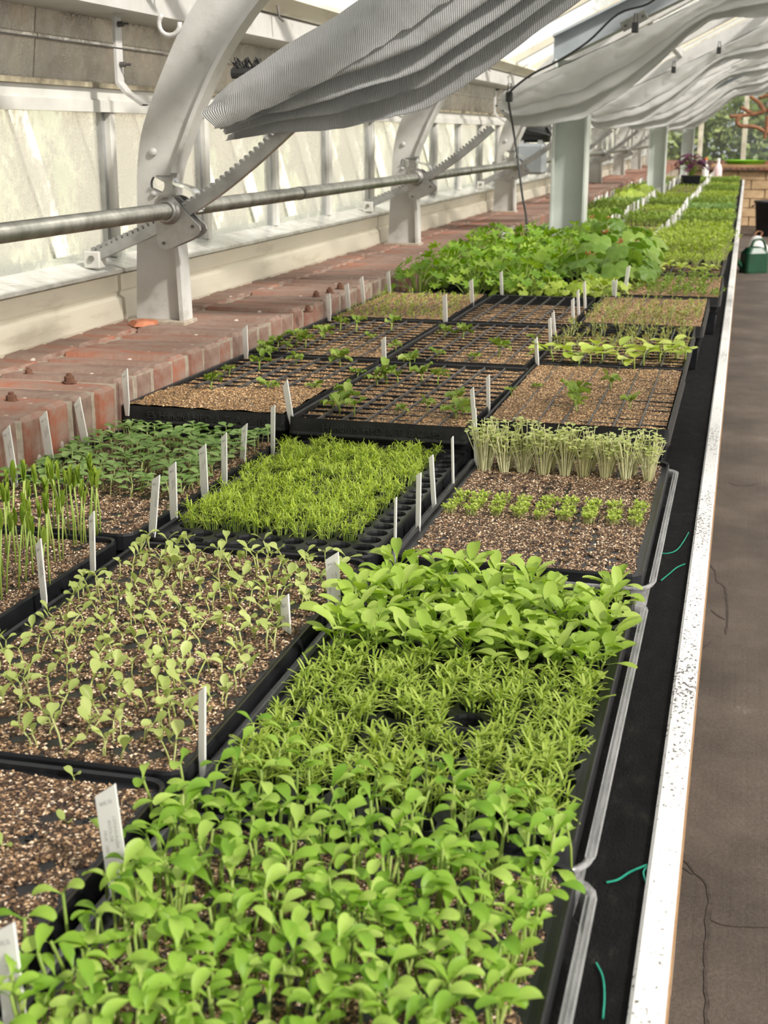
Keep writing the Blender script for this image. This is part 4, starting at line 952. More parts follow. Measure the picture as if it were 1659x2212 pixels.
SD3 = deep_soil('soil', 47, lambda x, y, f: -.0028 + .0032 * f(x, y, 11), 11000, ['soil_gold', 'soil_gold_grain'])
SD4 = deep_soil('soil', 51, lambda x, y, f: -.001 + .002 * f(x, y, 13), 9000, ['soil_gold', 'soil_gold_grain'])
SD5 = deep_soil('soil', 53, lambda x, y, f: -.028 if y > .12 else -.005, 5000, ['soil_gold', 'soil_gold_grain'])
def deep_tray(key, xc, y0, rot, soil, label, tilt=0.0):
    t = thing('cell_tray', label, 'seed tray', (xc, y0 + TL / 2, DT), (0, tilt, rot))
    for nm, me in zip(('rim', 'divider', 'divider', 'cell_body'), DEEP): ob(nm, me, t)
    ob('soil', soil, t, kind='stuff'); TOPS[key] = t; return t
deep_tray('L3', -0.799, 1.905, -.015, SD1, 'black cell tray heaped with golden brown mix beside the brick ledge, embossed rim')
deep_tray('M3', -0.508, 1.885, -.02, SD2, 'black cell tray with embossed front rim and leafy sprouts at its corners')
deep_tray('R3', -0.222, 1.945, -.0, SD3, 'black cell tray with one small upright sprout in the middle by the aisle')
deep_tray('L4', -0.799, 2.462, -.008, SD2, 'black cell tray of scattered sprouts behind the heaped one by the ledge')
deep_tray('M4', -0.512, 2.452, -.006, SD2, 'black cell tray of brown mix behind the embossed one, nearly bare')
deep_tray('R4', -0.224, 2.500, .0, SD5, 'black cell tray with large round cucumber-like leaves along its near edge')
deep_tray('L5', -0.795, 3.020, .0, SD4, 'brown tray of tiny ochre sprouts in front of the leafy plants')
deep_tray('M5', -0.500, 3.010, .0, SD5, 'black cell tray with a strip of empty cells in front of the leafy plants')
deep_tray('R5', -0.208, 3.060, .0, SD4, 'black cell tray of bronze sprouts beside the aisle')
deep_tray('R6', -0.182, 3.640, .0, SD4, 'cell tray of small green ferny seedlings at the bench edge')
deep_tray('R7', -0.190, 4.215, .0, SD5, 'black cell tray with pale rosettes and a feathery strip at the back')
# embossed lettering on the two front rims
def text_mesh(s, size, depth, name='lettering'):
    cu = bpy.data.curves.new('txt', 'FONT'); cu.body = s; cu.size = size; cu.extrude = depth; cu.align_x = 'CENTER'; cu.resolution_u = 2
    o = bpy.data.objects.new('txt', cu); COL.objects.link(o)
    dg = bpy.context.evaluated_depsgraph_get(); me = bpy.data.meshes.new_from_object(o.evaluated_get(dg)); me.name = name
    bpy.data.objects.remove(o); bpy.data.curves.remove(cu); return me
for key, s in (('M3', 'Handfuls HPD & T. 8 CAPS'), ('L3', 'ES Handful HPD & T. A  S  (6)')):
    me = text_mesh(s, .017, .0005); me.materials.append(MT['emboss'])
    ob('embossed_lettering', me, [c for c in TOPS[key].children if c.name.startswith('rim')][0], (0.01, -TL / 2 - .0055, -.0175), (math.radians(94), 0, 0))

# ================================================================== plants
def leaf_v(L, W, az, el, droop, cup=0.25, c=0.55, base=(0, 0, 0), nr=6, na=2, pet=0.0, twist=0.0, k=0.9):
    """blade along azimuth az, starting at elevation el and bending down by droop; widest at c, rounded tip"""
    V = []; F = []; p = Vector(base); e = el; c = min(c, .72)
    ca, sa = math.cos(az), math.sin(az); tot = L + pet
    S = [0.0] + ([pet] if pet else []); m_ = nr - len(S) + 1
    S += [pet + L * (1 - (1 - q / m_) ** 1.35) * (0.985 if q == m_ else 1) for q in range(1, m_ + 1)]
    last = 0.0
    for s in S:
        q = (s - pet) / L
        if q <= 0.001: w = 0.0007
        elif q < c: w = W / 2 * (math.sin(q / c * math.pi / 2)) ** (1.6 * k)
        else: w = W / 2 * math.sqrt(max(0.0, 1 - ((q - c) / (1.008 - c)) ** 2))
        w = max(w, 0.0004)
        p = p + Vector((ca * math.cos(e), sa * math.cos(e), math.sin(e))) * (s - last); e -= droop * (s - last) / tot; last = s
        fwd = Vector((ca * math.cos(e), sa * math.cos(e), math.sin(e))); side = Vector((-sa, ca, 0)); up = side.cross(fwd) * -1
        side = side * math.cos(twist * s / tot) + up * math.sin(twist * s / tot); up2 = fwd.cross(side)
        for u_ in range(-na, na + 1):
            u = u_ / na; V.append(p + side * (w * u) + up2 * (cup * w * (u * u)))
    m = 2 * na + 1
    for i in range(len(S) - 1):
        for u_ in range(m - 1): F.append((i * m + u_, i * m + u_ + 1, (i + 1) * m + u_ + 1, (i + 1) * m + u_))
    return V, F
class Plant:
    """template: stem builder plus separate leaf builders"""
    def __init__(s, stem, leaves, sm, lm):
        s.stem, s.leaves, s.sm, s.lm = stem, leaves, sm, lm; s.me = None
    def meshes(s):
        if s.me is None: s.me = (s.stem.mesh('stem', s.sm, True), [l.mesh('leaf', s.lm, True) for l in s.leaves])
        return s.me
    def place(s, name, label, cat, group, loc, rz, sc, tilt=(0, 0)):
        t = thing(name, label, cat, loc, (tilt[0], tilt[1], rz), group, sc); a, L = s.meshes()
        ob('stem', a, t)
        for l in L: ob('leaf', l, t)
        return t
    def into(s, b, loc, rz, sc, tilt=(0, 0)):
        M = Matrix.Translation(loc) @ Euler((tilt[0], tilt[1], rz)).to_matrix().to_4x4() @ Matrix.Scale(sc, 4)
        b.merge(s.stem, M); 
        for l in s.leaves: b.merge(l, M, 1)
def stemb(h, lean, r0=.0011, r1=.0008, bend=None):
    b = MB(); a = bend if bend is not None else U(0, 6.28); top = Vector((lean * math.cos(a), lean * math.sin(a), h))
    b.tube([(0, 0, -.006), (top.x * .25, top.y * .25, h * .45), top], [r0, (r0 + r1) / 2, r1], 5); return b, top
def P_broad():
    h = U(.026, .045); b, top = stemb(h, U(.001, .008), .0010, .0009); L = []; a0 = U(0, 6.28)
    for k in range(rng.choice((2, 2, 2, 3))):
        az = a0 + k * math.pi * (1 if k < 2 else .5) + U(-.4, .4); l = MB()
        V, F = leaf_v(U(.012, .0175), U(.0064, .0088), az, U(.45, 1.25), U(.9, 2.0), U(.1, .5), U(.48, .62), top - Vector((0, 0, .002)), 8, 2, U(.002, .005), U(-.4, .4), .85); L.append(l.add(V, F))
    return Plant(b, L, 'stem_green', 'leaf_fresh')
def P_pale():
    h = U(.011, .023); b, top = stemb(h, U(.001, .010), .00095, .0008); L = []; a0 = U(0, 6.28)
    for k in range(2):
        az = a0 + k * math.pi + U(-.5, .5); l = MB()
        V, F = leaf_v(U(.011, .016), U(.0080, .0110), az, U(.35, 1.2), U(.1, 1.0), U(.15, .5), U(.52, .64), top, 7, 2, U(.001, .003), U(-.3, .3), .9); L.append(l.add(V, F))
    return Plant(b, L, 'stem_pale', 'leaf_pale')
def P_calend():
    h = U(.010, .020); b, top = stemb(h, U(.001, .006), .0014, .0012); L = []; a0 = U(0, 6.28); n = rng.choice((5, 6, 7))
    for k in range(n):
        az = a0 + k * 2.4; l = MB(); low = k < 2
        V, F = leaf_v(U(.022, .034) * (.62 if low else 1), U(.011, .0145) * (.9 if low else 1), az, U(.1, .5) if low else U(.65, 1.35), U(.5, .9) if low else U(.5, 1.5), U(.15, .5), U(.55, .68) if not low else .5, top - Vector((0, 0, .004 if low else 0)), 8, 2, U(.006, .014), U(-.3, .3), .95); L.append(l.add(V, F))
    return Plant(b, L, 'stem_green', 'leaf_calendula')
def P_sage():
    h = U(.012, .026); b, top = stemb(h, U(.001, .005), .0010, .0009); L = []; a0 = U(0, 6.28); n = rng.choice((2, 3, 4))
    for k in range(n):
        az = a0 + k * (math.pi if k < 2 else math.pi) + (1.57 if k >= 2 else 0) + U(-.3, .3); l = MB()
        V, F = leaf_v(U(.013, .019), U(.010, .0145), az, U(.1, .55), U(.3, .9), U(.05, .3), U(.46, .55), top, 7, 2, U(.003, .006), 0, .7); L.append(l.add(V, F))
    return Plant(b, L, 'stem_pale', 'leaf_sage')
def P_tall():
    h = U(.055, .080); b, top = stemb(h, U(.001, .006), .0011, .0010); L = []; a0 = U(0, 6.28)
    for k in range(rng.choice((3, 4, 5))):
        az = a0 + k * 1.57; l = MB()
        V, F = leaf_v(U(.016, .026), U(.0045, .0065), az, U(1.30, 1.50), U(-.12, .12), .9, .5, top - Vector((0, 0, .001)), 5, 1, 0, 0, .7); L.append(l.add(V, F))
    return Plant(b, L, 'stem_green', 'leaf_sprout')
def P_crinkle():
    h = U(.006, .014); b, top = stemb(h, .002, .0012, .001); L = []
    for k in range(rng.choice((4, 6, 7))):
        az = k * 2.4 + U(-.4, .4); l = MB(); V, F = leaf_v(U(.010, .016), U(.009, .013), az, U(.2, 1.1), U(.3, 1.4), .5, .5, top, 6, 2, U(.002, .007), U(-.6, .6), .6)
        V = [v + Vector((0, 0, .0025 * math.sin(v.x * 900) * math.cos(v.y * 800))) for v in V]; L.append(l.add(V, F))
    return Plant(b, L, 'stem_green', 'leaf_mid')
def P_cuke():
    h = U(.018, .032); b, top = stemb(h, U(.002, .012), .0018, .0015); L = []; a0 = U(0, 6.28)
    for k in range(rng.choice((3, 4))):
        az = a0 + k * (math.pi if k < 2 else 1.2) + U(-.3, .3); l = MB(); V, F = leaf_v(U(.030, .046), U(.022, .034), az, U(.1, .6), U(.2, .8), .25, .5, top, 7, 2, U(.006, .014), U(-.3, .3), .6); L.append(l.add(V, F))
    return Plant(b, L, 'stem_green', 'leaf_micro')
def P_rosette():
    b, top = stemb(.008, .001, .002, .002); L = []
    for k in range(7):
        l = MB(); V, F = leaf_v(U(.028, .045), U(.018, .026), k * 2.4, U(.25, .8), U(.5, 1.0), .3, .58, top, 7, 2, .006, 0, .8); L.append(l.add(V, F))
    return Plant(b, L, 'stem_pale', 'leaf_micro')
# clumps: many seedlings grown from one cell
class Clump:
    def __init__(s, n, rad, h, leaves, blade, sm, lm, spread=.35, r=.0006, el=(.2, 1.2), droop=(.2, 1.0), topr=None):
        s.st, s.lf = MB(), MB()
        for _ in range(n):
            a = U(0, 6.28); q = math.sqrt(rng.random()) * rad; x, y = q * math.cos(a), q * math.sin(a); hh = U(*h); ou = spread * q / rad * U(.5, 1.3) + U(-.1, .1)
            top = Vector((x + math.cos(a) * ou * hh, y + math.sin(a) * ou * hh, hh))
            s.st.tube([(x, y, -.004), ((x + top.x) / 2 - math.cos(a) * ou * hh * .12, (y + top.y) / 2 - math.sin(a) * ou * hh * .12, hh * .5), top], r, 3, cap=False)
            a0 = U(0, 6.28); m = rng.choice(leaves)
            for k in range(m):
                L, W = U(*blade[0]), U(*blade[1])
                V, F = leaf_v(L, W, a0 + k * (math.pi if m == 2 else 2.4) + U(-.3, .3), U(*el), U(*droop), .3, blade[2] * .55, top - Vector((0, 0, U(0, .25) * hh if m > 2 else 0)), blade[3], 1, 0, 0, blade[4]); s.lf.add(V, F)
        s.sm, s.lm = sm, lm; s.me = None
    def place(s, name, label, cat, group, loc, rz, sc):
        if s.me is None: s.me = (s.st.mesh('stem_tuft', s.sm), s.lf.mesh('leaf_tuft', s.lm, True))
        t = thing(name, label, cat, loc, (0, 0, rz), group, sc)
        ob('stem_tuft', s.me[0], t, kind='stuff'); ob('leaf_tuft', s.me[1], t, kind='stuff'); return t
    def into(s, b, loc, rz, sc):
        M = Matrix.Translation(loc) @ Matrix.Rotation(rz, 4, 'Z') @ Matrix.Scale(sc, 4)
        b.merge(s.st, M); b.merge(s.lf, M, 1)
T_broad = [P_broad() for _ in range(12)]; T_pale = [P_pale() for _ in range(12)]; T_cal = [P_calend() for _ in range(8)]
T_sage = [P_sage() for _ in range(10)]; T_tall = [P_tall() for _ in range(8)]; T_crk = [P_crinkle() for _ in range(5)]; T_cuke = [P_cuke() for _ in range(5)]; T_ros = [P_rosette() for _ in range(3)]

# --- broad-leaved seedlings (aisle-side tray and the near third of the next)
sites = []
for key, rows in (('R0', range(6, 18)), ('R1', range(0, 1))):
    for j in rows:
        for i in range(9):
            c = cell(key, i, j)
            for _ in range(rng.choice((4, 5, 5, 6)) if not (key == 'R1') else rng.choice((2, 3))):
                sites.append((c + Vector((U(-.009, .009), U(-.009, .009), .0 if key == 'R0' else -.008)), U(0, 6.28), U(.85, 1.2), (U(-.14, .14), U(-.14, .14))))
for j, i in ((1, 0), (1, 1), (1, 2), (1, 3), (2, 0), (1, 8), (1, 5), (2, 1)): sites.append((cell('R1', i, j) + Vector((0, 0, -.008)), U(0, 6), 1.0, (0, 0)))
for px, py in ((230, 1920), (400, 1730), (150, 2060), (60, 2140), (330, 1760), (1235, 1880)): sites.append((onz(px, py, PT), U(0, 6), 1.1, (0, 0)))
sites.sort(key=lambda s: s[0].y + .3 * abs(s[0].x + .25)); near = [s for s in sites if s[0].y > .60]; gone = [s for s in sites if s[0].y <= .60]
rest = MB()
for k, (p, rz, sc, tl) in enumerate(near):
    T = rng.choice(T_broad)
    if k < 300: T.place('broad_leaf_seedling', 'bright green broad-leaved seedling crowded in the tray at the aisle end', 'seedling', 'crowded broad-leaved seedlings', p, rz, sc, tl)
    else: T.into(rest, p, rz, sc, tl)
for p, rz, sc, tl in gone: rng.choice(T_broad).into(rest, p, rz, sc, tl)
rest.build('broad_leaf_seedlings', ['stem_green', 'leaf_fresh'], smooth=True, label='mass of bright green broad-leaved seedlings beside the needle-leaved band', cat='seedlings', kind='stuff')

# --- needle-leaved clumps
T_nd = [Clump(12, .0060, (.014, .026), (4, 5), ((.010, .015), (.0015, .0022), 1.0, 3, .6), 'stem_green', 'leaf_needle', .34, .0006, (.0, 1.2), (.0, .9)) for _ in range(6)]
for j in range(1, 10):
    for i in range(9):
        if rng.random() < .05: continue
        rng.choice(T_nd).place('needle_leaf_clump', 'clump of needle-leaved green seedlings in one open cell', 'seedlings', 'needle-leaved clumps in the banded tray', cell('R1', i, j) + Vector((U(-.002, .002), U(-.002, .002), -.010)), U(0, 6.28), U(.9, 1.25))
# --- calendula-like plants
for j in range(10, 18):
    for i in range(9):
        if j == 17 and rng.random() < .4: continue
        for _ in range(1 if rng.random() < .35 else 2):
            rng.choice(T_cal).place('paddle_leaf_seedling', 'stout seedling with long paddle-shaped leaves in the banded tray', 'seedling', 'paddle-leaved seedlings', cell('R1', i, j) + Vector((U(-.007, .007), U(-.007, .007), -.006)), U(0, 6.28), U(.8, 1.1), (U(-.1, .1), U(-.1, .1)))
# --- pale rounded seedlings
for j in range(18):
    for i in range(9):
        for _ in range(rng.choice((1, 1, 2, 2, 2, 3))):
            rng.choice(T_pale).place('pale_seedling', 'pale green two-leaved seedling spaced out over brown soil', 'seedling', 'pale two-leaved seedlings', cell('M1', i, j) + Vector((U(-.008, .008), U(-.008, .008), .001)), U(0, 6.28), U(.72, 1.05), (U(-.25, .25), U(-.25, .25)))
# a few sprouts on the bare tray
for px, py in ((168, 1688), (135, 1765), (8, 1842)):
    rng.choice(T_pale).place('sprout', 'tiny lone sprout on the almost bare soil tray', 'seedling', 'lone sprouts on bare soil', onz(px, py, PT) - Vector((0, 0, .012)), U(0, 6), .7)
# --- feathery seedlings
T_dl = [Clump(17, .0075, (.017, .032), (5, 6), ((.006, .011), (.0008, .0013), 1.0, 3, .6), 'stem_green', 'leaf_dill', .34, .0005, (-.3, 1.2), (-.5, 1.6)) for _ in range(6)]
for j in range(18):
    for i in range(9):
        if j < 2 or (j == 10 and rng.random() < .85) or i == 8 or (i == 7 and rng.random() < .3) or (j == 17 and rng.random() < .75): continue
        rng.choice(T_dl).place('feathery_clump', 'clump of feathery yellow-green seedlings in the open-celled tray', 'seedlings', 'feathery clumps', cell('M2', i, j) + Vector((U(-.002, .002), U(-.002, .002), -.010)), U(0, 6.28), U(.85, 1.2))
# --- tiny tufts and tall cress
T_mi = [Clump(34, .0080, (.007, .013), (3, 4), ((.0032, .005), (.0020, .0030), .8, 3, .7), 'stem_pale', 'leaf_micro', .3, .0004) for _ in range(4)]
for j in (6, 7, 8):
    for i in range(9): rng.choice(T_mi).place('tiny_tuft', 'tiny bright green tuft of sprouts on brown soil', 'seedlings', 'tiny tufts in three rows', cell('R2', i, j + .3) + Vector((U(-.002, .002), U(-.002, .002), .002)), U(0, 6.28), U(.78, 1.0) * (1.1 if j == 8 else 1))
T_cr = [Clump(30, .0070, (.038, .066), (2, 2, 3), ((.0062, .0088), (.0052, .0070), .75, 3, .6), 'stem_white', 'leaf_cress', .40, .00065, (-.1, .5), (.0, .5)) for _ in range(5)]
for j in (14, 15):
    for i in range(9):
        rng.choice(T_cr).place('cress_clump', 'tall pale-stemmed clump of cress-like seedlings at the back of the brown tray', 'seedlings', 'tall pale-stemmed clumps', cell('R2', i, j) + Vector((U(-.002, .002), U(-.003, .003), .001)), U(0, 6.28), U(.9, 1.08) * (.9 if j == 14 and i % 3 else 1))
# --- round grey-green leaves by the wall
for j in range(18):
    for i in range(9):
        if j < 5:
            if rng.random() < .55: rng.choice(T_sage).place('round_leaf_seedling', 'very small grey-green sprout in the thin front rows by the wall', 'seedling', 'thin front sprouts by the wall', cell('L2', i, j) + Vector((U(-.006, .006), U(-.006, .006), -.010)), U(0, 6.28), U(.35, .55))
            continue
        for _ in range(rng.choice((1, 2, 2))):
            rng.choice(T_sage).place('round_leaf_seedling', 'low round-leaved grey-green seedling beside the brick wall', 'seedling', 'round-leaved seedlings by the wall', cell('L2', i, j) + Vector((U(-.007, .007), U(-.007, .007), .0)), U(0, 6.28), U(.8, 1.15), (U(-.1, .1), U(-.1, .1)))
# --- tall closed sprouts
for px, py in ((20, 1230), (40, 1275), (55, 1260), (72, 1245), (90, 1282), (100, 1280), (108, 1270), (12, 1200), (30, 1195), (50, 1190), (62, 1160), (120, 1218), (130, 1215), (136, 1212), (88, 1160), (98, 1150), (105, 1185), (110, 1180), (118, 1150), (145, 1165), (138, 1160), (160, 1182), (166, 1180), (175, 1178), (180, 1175), (186, 1172), (192, 1165), (206, 1162), (212, 1160), (218, 1160), (150, 1158), (75, 1205), (82, 1215), (60, 1225), (45, 1245), (8, 1250), (-12, 1260), (-8, 1230), (25, 1160), (0, 1172), (128, 1165), (199, 1168), (171, 1160), (35, 1220), (14, 1285), (3, 1300)):
    P = onz(px, py, PT); rng.choice(T_tall).place('tall_sprout', 'tall thin sprout with closed pointed leaves near the brick wall', 'seedling', 'tall closed sprouts', P, U(0, 6.28), U(.85, 1.15), (U(-.08, .08), U(-.08, .08)))
for j in range(5, 17):
    for i in range(0, 6):
        if rng.random() < .35: rng.choice(T_tall).place('tall_sprout', 'tall thin sprout with closed pointed leaves near the brick wall', 'seedling', 'tall closed sprouts', cell('L1', i, j) + Vector((U(-.006, .006), U(-.006, .006), 0)), U(0, 6.28), U(.7, 1.0))

# --- sprouts in the deep trays
def dpt(px, py): return onz(px, py, DT - .004)
CRK = [('M3', 'dark crinkled sprout at a corner of the embossed tray', ((735, 890, 1.6), (750, 880, 1.3), (765, 895, 1.2), (720, 885, 1.2), (985, 905, 1.5), (1000, 895, 1.2), (985, 880, 1.1), (835, 828, 1.5), (815, 830, 1.3), (860, 830, 1.2), (885, 800, 1.3), (910, 828, 1.3), (945, 832, 1.2), (925, 888, .9), (870, 893, .7), (740, 862, 1.1), (772, 815, 1.0))),
       ('L3', 'small green sprout on the heaped golden tray', ((455, 845, 1.3), (580, 846, 1.2), (495, 808, 1.0), (560, 800, 1.3), (680, 845, 1.0), (640, 790, 1.0))),
       ('L4', 'dark green sprout scattered in the tray by the ledge', ((640, 745, 1.5), (620, 760, 1.0), (660, 750, 1.2), (600, 755, 1.2), (575, 765, 1.3), (700, 732, 1.4), (735, 715, 1.3), (770, 715, 1.5), (845, 715, 1.5), (800, 735, .9), (735, 790, 1.5), (585, 775, 1.0))),
       ('M4', 'small sprout in the nearly bare tray behind the embossed one', ((945, 772, 1.0), (1000, 730, 1.4), (960, 728, 1.2), (1078, 772, 1.5), (1025, 780, 1.0), (895, 785, .8), (855, 760, .9), (1155, 745, 1.0))),
       ('R3', 'small upright sprout in the brown cell tray by the aisle', ((1242, 880, 1.6), (1245, 865, 1.3), (1245, 892, 1.2), (1320, 842, 1.2), (1360, 885, 1.0), (1105, 858, .8), (1160, 842, .7)))]
for key, lab, L in CRK:
    for px, py, sc in L: rng.choice(T_crk).place('crinkled_sprout', lab, 'seedling', 'crinkled sprouts in ' + key[0].lower() + ' cell tray', dpt(px, py), U(0, 6.28), sc)
for px, py in ((1195, 785), (1235, 782), (1215, 775), (1275, 790), (1300, 785), (1330, 780), (1360, 778), (1290, 772), (1390, 790), (1425, 785), (1460, 775), (1480, 782), (1400, 770), (1345, 790), (1370, 800), (1450, 765), (1250, 792)):
    rng.choice(T_cuke).place('round_leaf_vine_seedling', 'large round-leaved seedling along the near edge of the aisle tray', 'seedling', 'cucumber-like seedlings', dpt(px, py), U(0, 6.28), U(.7, 1.0))
T_br = [Clump(5, .008, (.010, .026), (2, 3, 4), ((.006, .012), (.003, .005), .9, 3, .7), 'stem_pale', 'leaf_bronze', .6, .0006) for _ in range(4)]
T_oc = [Clump(4, .008, (.004, .012), (2, 3), ((.004, .007), (.002, .003), .9, 3, .7), 'stem_pale', 'leaf_lime', .6, .0006) for _ in range(3)]
T_gr = [Clump(7, .010, (.010, .030), (3, 4), ((.008, .016), (.006, .009), .8, 3, .6), 'stem_green', 'leaf_mid', .6, .0007) for _ in range(4)]
T_li = [Clump(12, .012, (.02, .045), (3, 4), ((.008, .016), (.003, .005), .9, 3, .7), 'stem_pale', 'leaf_lime', .5, .0007) for _ in range(4)]
def gridpts(key, nx, ny, x0=-.12, x1=.12, y0=-.24, y1=.24):
    t = TOPS[key]
    for j in range(ny):
        for i in range(nx): yield Vector((t.location.x + x0 + (x1 - x0) * i / max(1, nx - 1) + U(-.007, .007), t.location.y + y0 + (y1 - y0) * j / max(1, ny - 1) + U(-.007, .007), DT - .004))
for p in gridpts('R4', 8, 8, y0=-.14): 
    if rng.random() < .8: rng.choice(T_br).place('bronze_sprout', 'bronze and green sprout tuft in the mid part of the aisle tray', 'seedlings', 'bronze sprouts in the cucumber tray', p, U(0, 6), U(.8, 1.2))
for p in gridpts('R5', 9, 14): 
    if rng.random() < .8: rng.choice(T_br if p.y < 3.3 else T_oc).place('bronze_sprout', 'small bronze sprout tuft in the tray beyond the cucumber leaves', 'seedlings', 'bronze sprouts beyond', p, U(0, 6), U(.7, 1.1))
for p in gridpts('L5', 9, 14):
    if rng.random() < .85: rng.choice(T_oc).place('ochre_sprout', 'tiny ochre sprout on the brown tray before the leafy plants', 'seedlings', 'ochre sprouts', p, U(0, 6), U(.8, 1.3))
for p in gridpts('R6', 8, 12):
    if rng.random() < .75: rng.choice(T_gr).place('ferny_seedling', 'small ferny green seedling at the bench edge', 'seedling', 'ferny seedlings', p, U(0, 6), U(.5, .95))
for px, py in ((1420, 585), (1445, 578), (1470, 585), (1500, 590), (1520, 588), (1400, 592), (1460, 570), (1535, 585)):
    rng.choice(T_ros).place('pale_rosette', 'pale yellow-green rosette of broad leaves in the far aisle tray', 'seedling', 'pale rosettes', dpt(px, py), U(0, 6), U(.7, 1.0))
for p in gridpts('R7', 8, 5, y0=.08):
    rng.choice(T_li).place('feathery_strip_clump', 'lime feathery clump in the strip behind the rosettes', 'seedlings', 'lime strip behind rosettes', p, U(0, 6), U(.6, .9))

# ================================================================== big leafy plants in the middle of the bench
def lobed_leaf(r, lobes, depth, wav, cup, seed):
    rr = random.Random(seed); b = MB(); n = lobes * 6; V = [Vector((0, 0, 0))]; ring = []
    for ringi, fr in enumerate((.5, 1.0)):
        for k in range(n + 1):
            a = math.radians(-155) + math.radians(310) * k / n; ph = (k % 6) / 6
            q = 1 - depth * (0.5 + 0.5 * math.cos(2 * math.pi * ph)) * (1 if ringi else .25) - (rr.uniform(0, wav) if ringi else 0)
            R = r * fr * q * (1.0 if abs(a) < 2.2 else .85)
            x, y = R * math.cos(a), R * math.sin(a); z = cup * (x * x + y * y) / r + .05 * r * math.sin(a * lobes * 1.2) * fr
            V.append(Vector((x + r * .25, y, z)))
    V[0] = Vector((r * .12, 0, 0)); m = n + 1
    F = [(0, 1 + k, 2 + k) for k in range(n)] + [(1 + k, 1 + m + k, 2 + m + k, 2 + k) for k in range(n)]
    return b.add(V, F)
LG = [lobed_leaf(.030, 7, .42, .12, .25, i).mesh('leaf', 'leaf_geranium', True) for i in range(5)]
LM = [lobed_leaf(.042, 5, .10, .05, -.25, 10 + i).mesh('leaf', 'leaf_mallow', True) for i in range(4)]
LS = [lobed_leaf(.020, 5, .14, .06, -.2, 20 + i).mesh('leaf', 'leaf_lime', True) for i in range(3)]
LD = [lobed_leaf(.020, 5, .3, .2, .9, 30).mesh('leaf', 'leaf_dead', True)]
LP = [lobed_leaf(.040, 7, .35, .15, .3, 40 + i).mesh('leaf', 'leaf_purple', True) for i in range(3)]
LY = [lobed_leaf(.055, 5, .12, .05, -.2, 50 + i).mesh('leaf', 'leaf_lime', True) for i in range(3)]
def potmesh(w, h, mat):
    b = MB(); o = rrect(w, w, .008, 2)
    loft(b, [lev(rrect(w - .012, w - .012, .006, 2), (1, 1), h - .012), lev(rrect(w - .006, w - .006, .006, 2), (1, 1), h), lev(o, (1, 1), h), lev(o, (1, 1), h - .012), lev(rrect(w - .004, w - .004, .006, 2), (1, 1), h - .013), lev(rrect(w * .74, w * .74, .008, 2), (1, 1), 0)], 0, True)
    b.add([(x, y, h - .012) for x, y in rrect(w - .012, w - .012, .006, 2)], [tuple(range(12))], 1)
    return b.mesh('pot', [mat, 'soil_dark'])
POT = potmesh(.095, .085, 'black_plastic')
def bushy(name, label, group, x, y, leaves, n, rad, h, sm, dead=0, pot=POT, z0=BENCH, potz=.085, lean=(0, 0)):
    t = thing(name, label, 'plant', (x, y, z0), (0, 0, U(0, 6.28)), group)
    ob('pot', pot, t)
    st = MB(); L = []
    for k in range(n):
        a = k * 2.4 + U(-.3, .3); q = math.sqrt((k + .5) / n); d = rad * q * U(.8, 1.1); zz = potz + h * (1 - .55 * q * q) * U(.6, 1.05)
        p = Vector((math.cos(a) * d + lean[0] * zz, math.sin(a) * d + lean[1] * zz, zz))
        st.tube([(math.cos(a) * .01, math.sin(a) * .01, potz - .015), (p.x * .45, p.y * .45, potz + (zz - potz) * .65), p], [.0022, .0016, .0012], 4, cap=False)
        M = (a + U(-.5, .5), U(.1, .65) + .5 * q, U(.6, 1.1)); L.append((p, M))
    st.build('stem', sm, t)
    for k, (p, (a, tl, s)) in enumerate(L):
        me = rng.choice(LD) if k < dead else rng.choice(leaves)
        o = ob('leaf', me, t, p, None, s); o.rotation_euler = (Matrix.Rotation(a, 3, 'Z') @ Matrix.Rotation(tl, 3, 'Y') @ Matrix.Rotation(U(-.3, .3), 3, 'X')).to_euler()
    return t
for y in (3.68, 3.87, 4.06, 4.26, 4.46, 4.68, 4.88):
    for x in (-.86, -.72, -.57):
        bushy('scented_geranium', 'bushy plant with jagged lobed fresh green leaves next to the ledge', 'jagged-leaved bushy plants', x + U(-.02, .02), y + U(-.03, .03), LG, 27, .105, .105 + .02 * (y > 4), 'stem_green')
for y in (3.92, 4.10, 4.30, 4.52, 4.74, 4.95):
    for x in (-.44, -.345):
        bushy('mallow_plant', 'taller plant with broad rounded dark leaves and a few withered ones', 'broad-leaved plants beside the jagged ones', x + U(-.02, .02), y + U(-.03, .03), LM, 15, .10, .125, 'stem_green', dead=1)
for x in (-.60, -.50, -.41, -.345):
    for y in (3.66, 3.77):
        bushy('young_mallow', 'low lime green young plant at the front of the leafy group', 'low lime young plants', x + U(-.012, .012), y + U(-.01, .01), LS, 17, .058, .055, 'stem_pale')
bushy('sprawling_mallow', 'plant with one very large felted leaf beside the steel post', None, -.52, 5.08, LY[:1] and LM, 14, .12, .20, 'stem_green', dead=2)

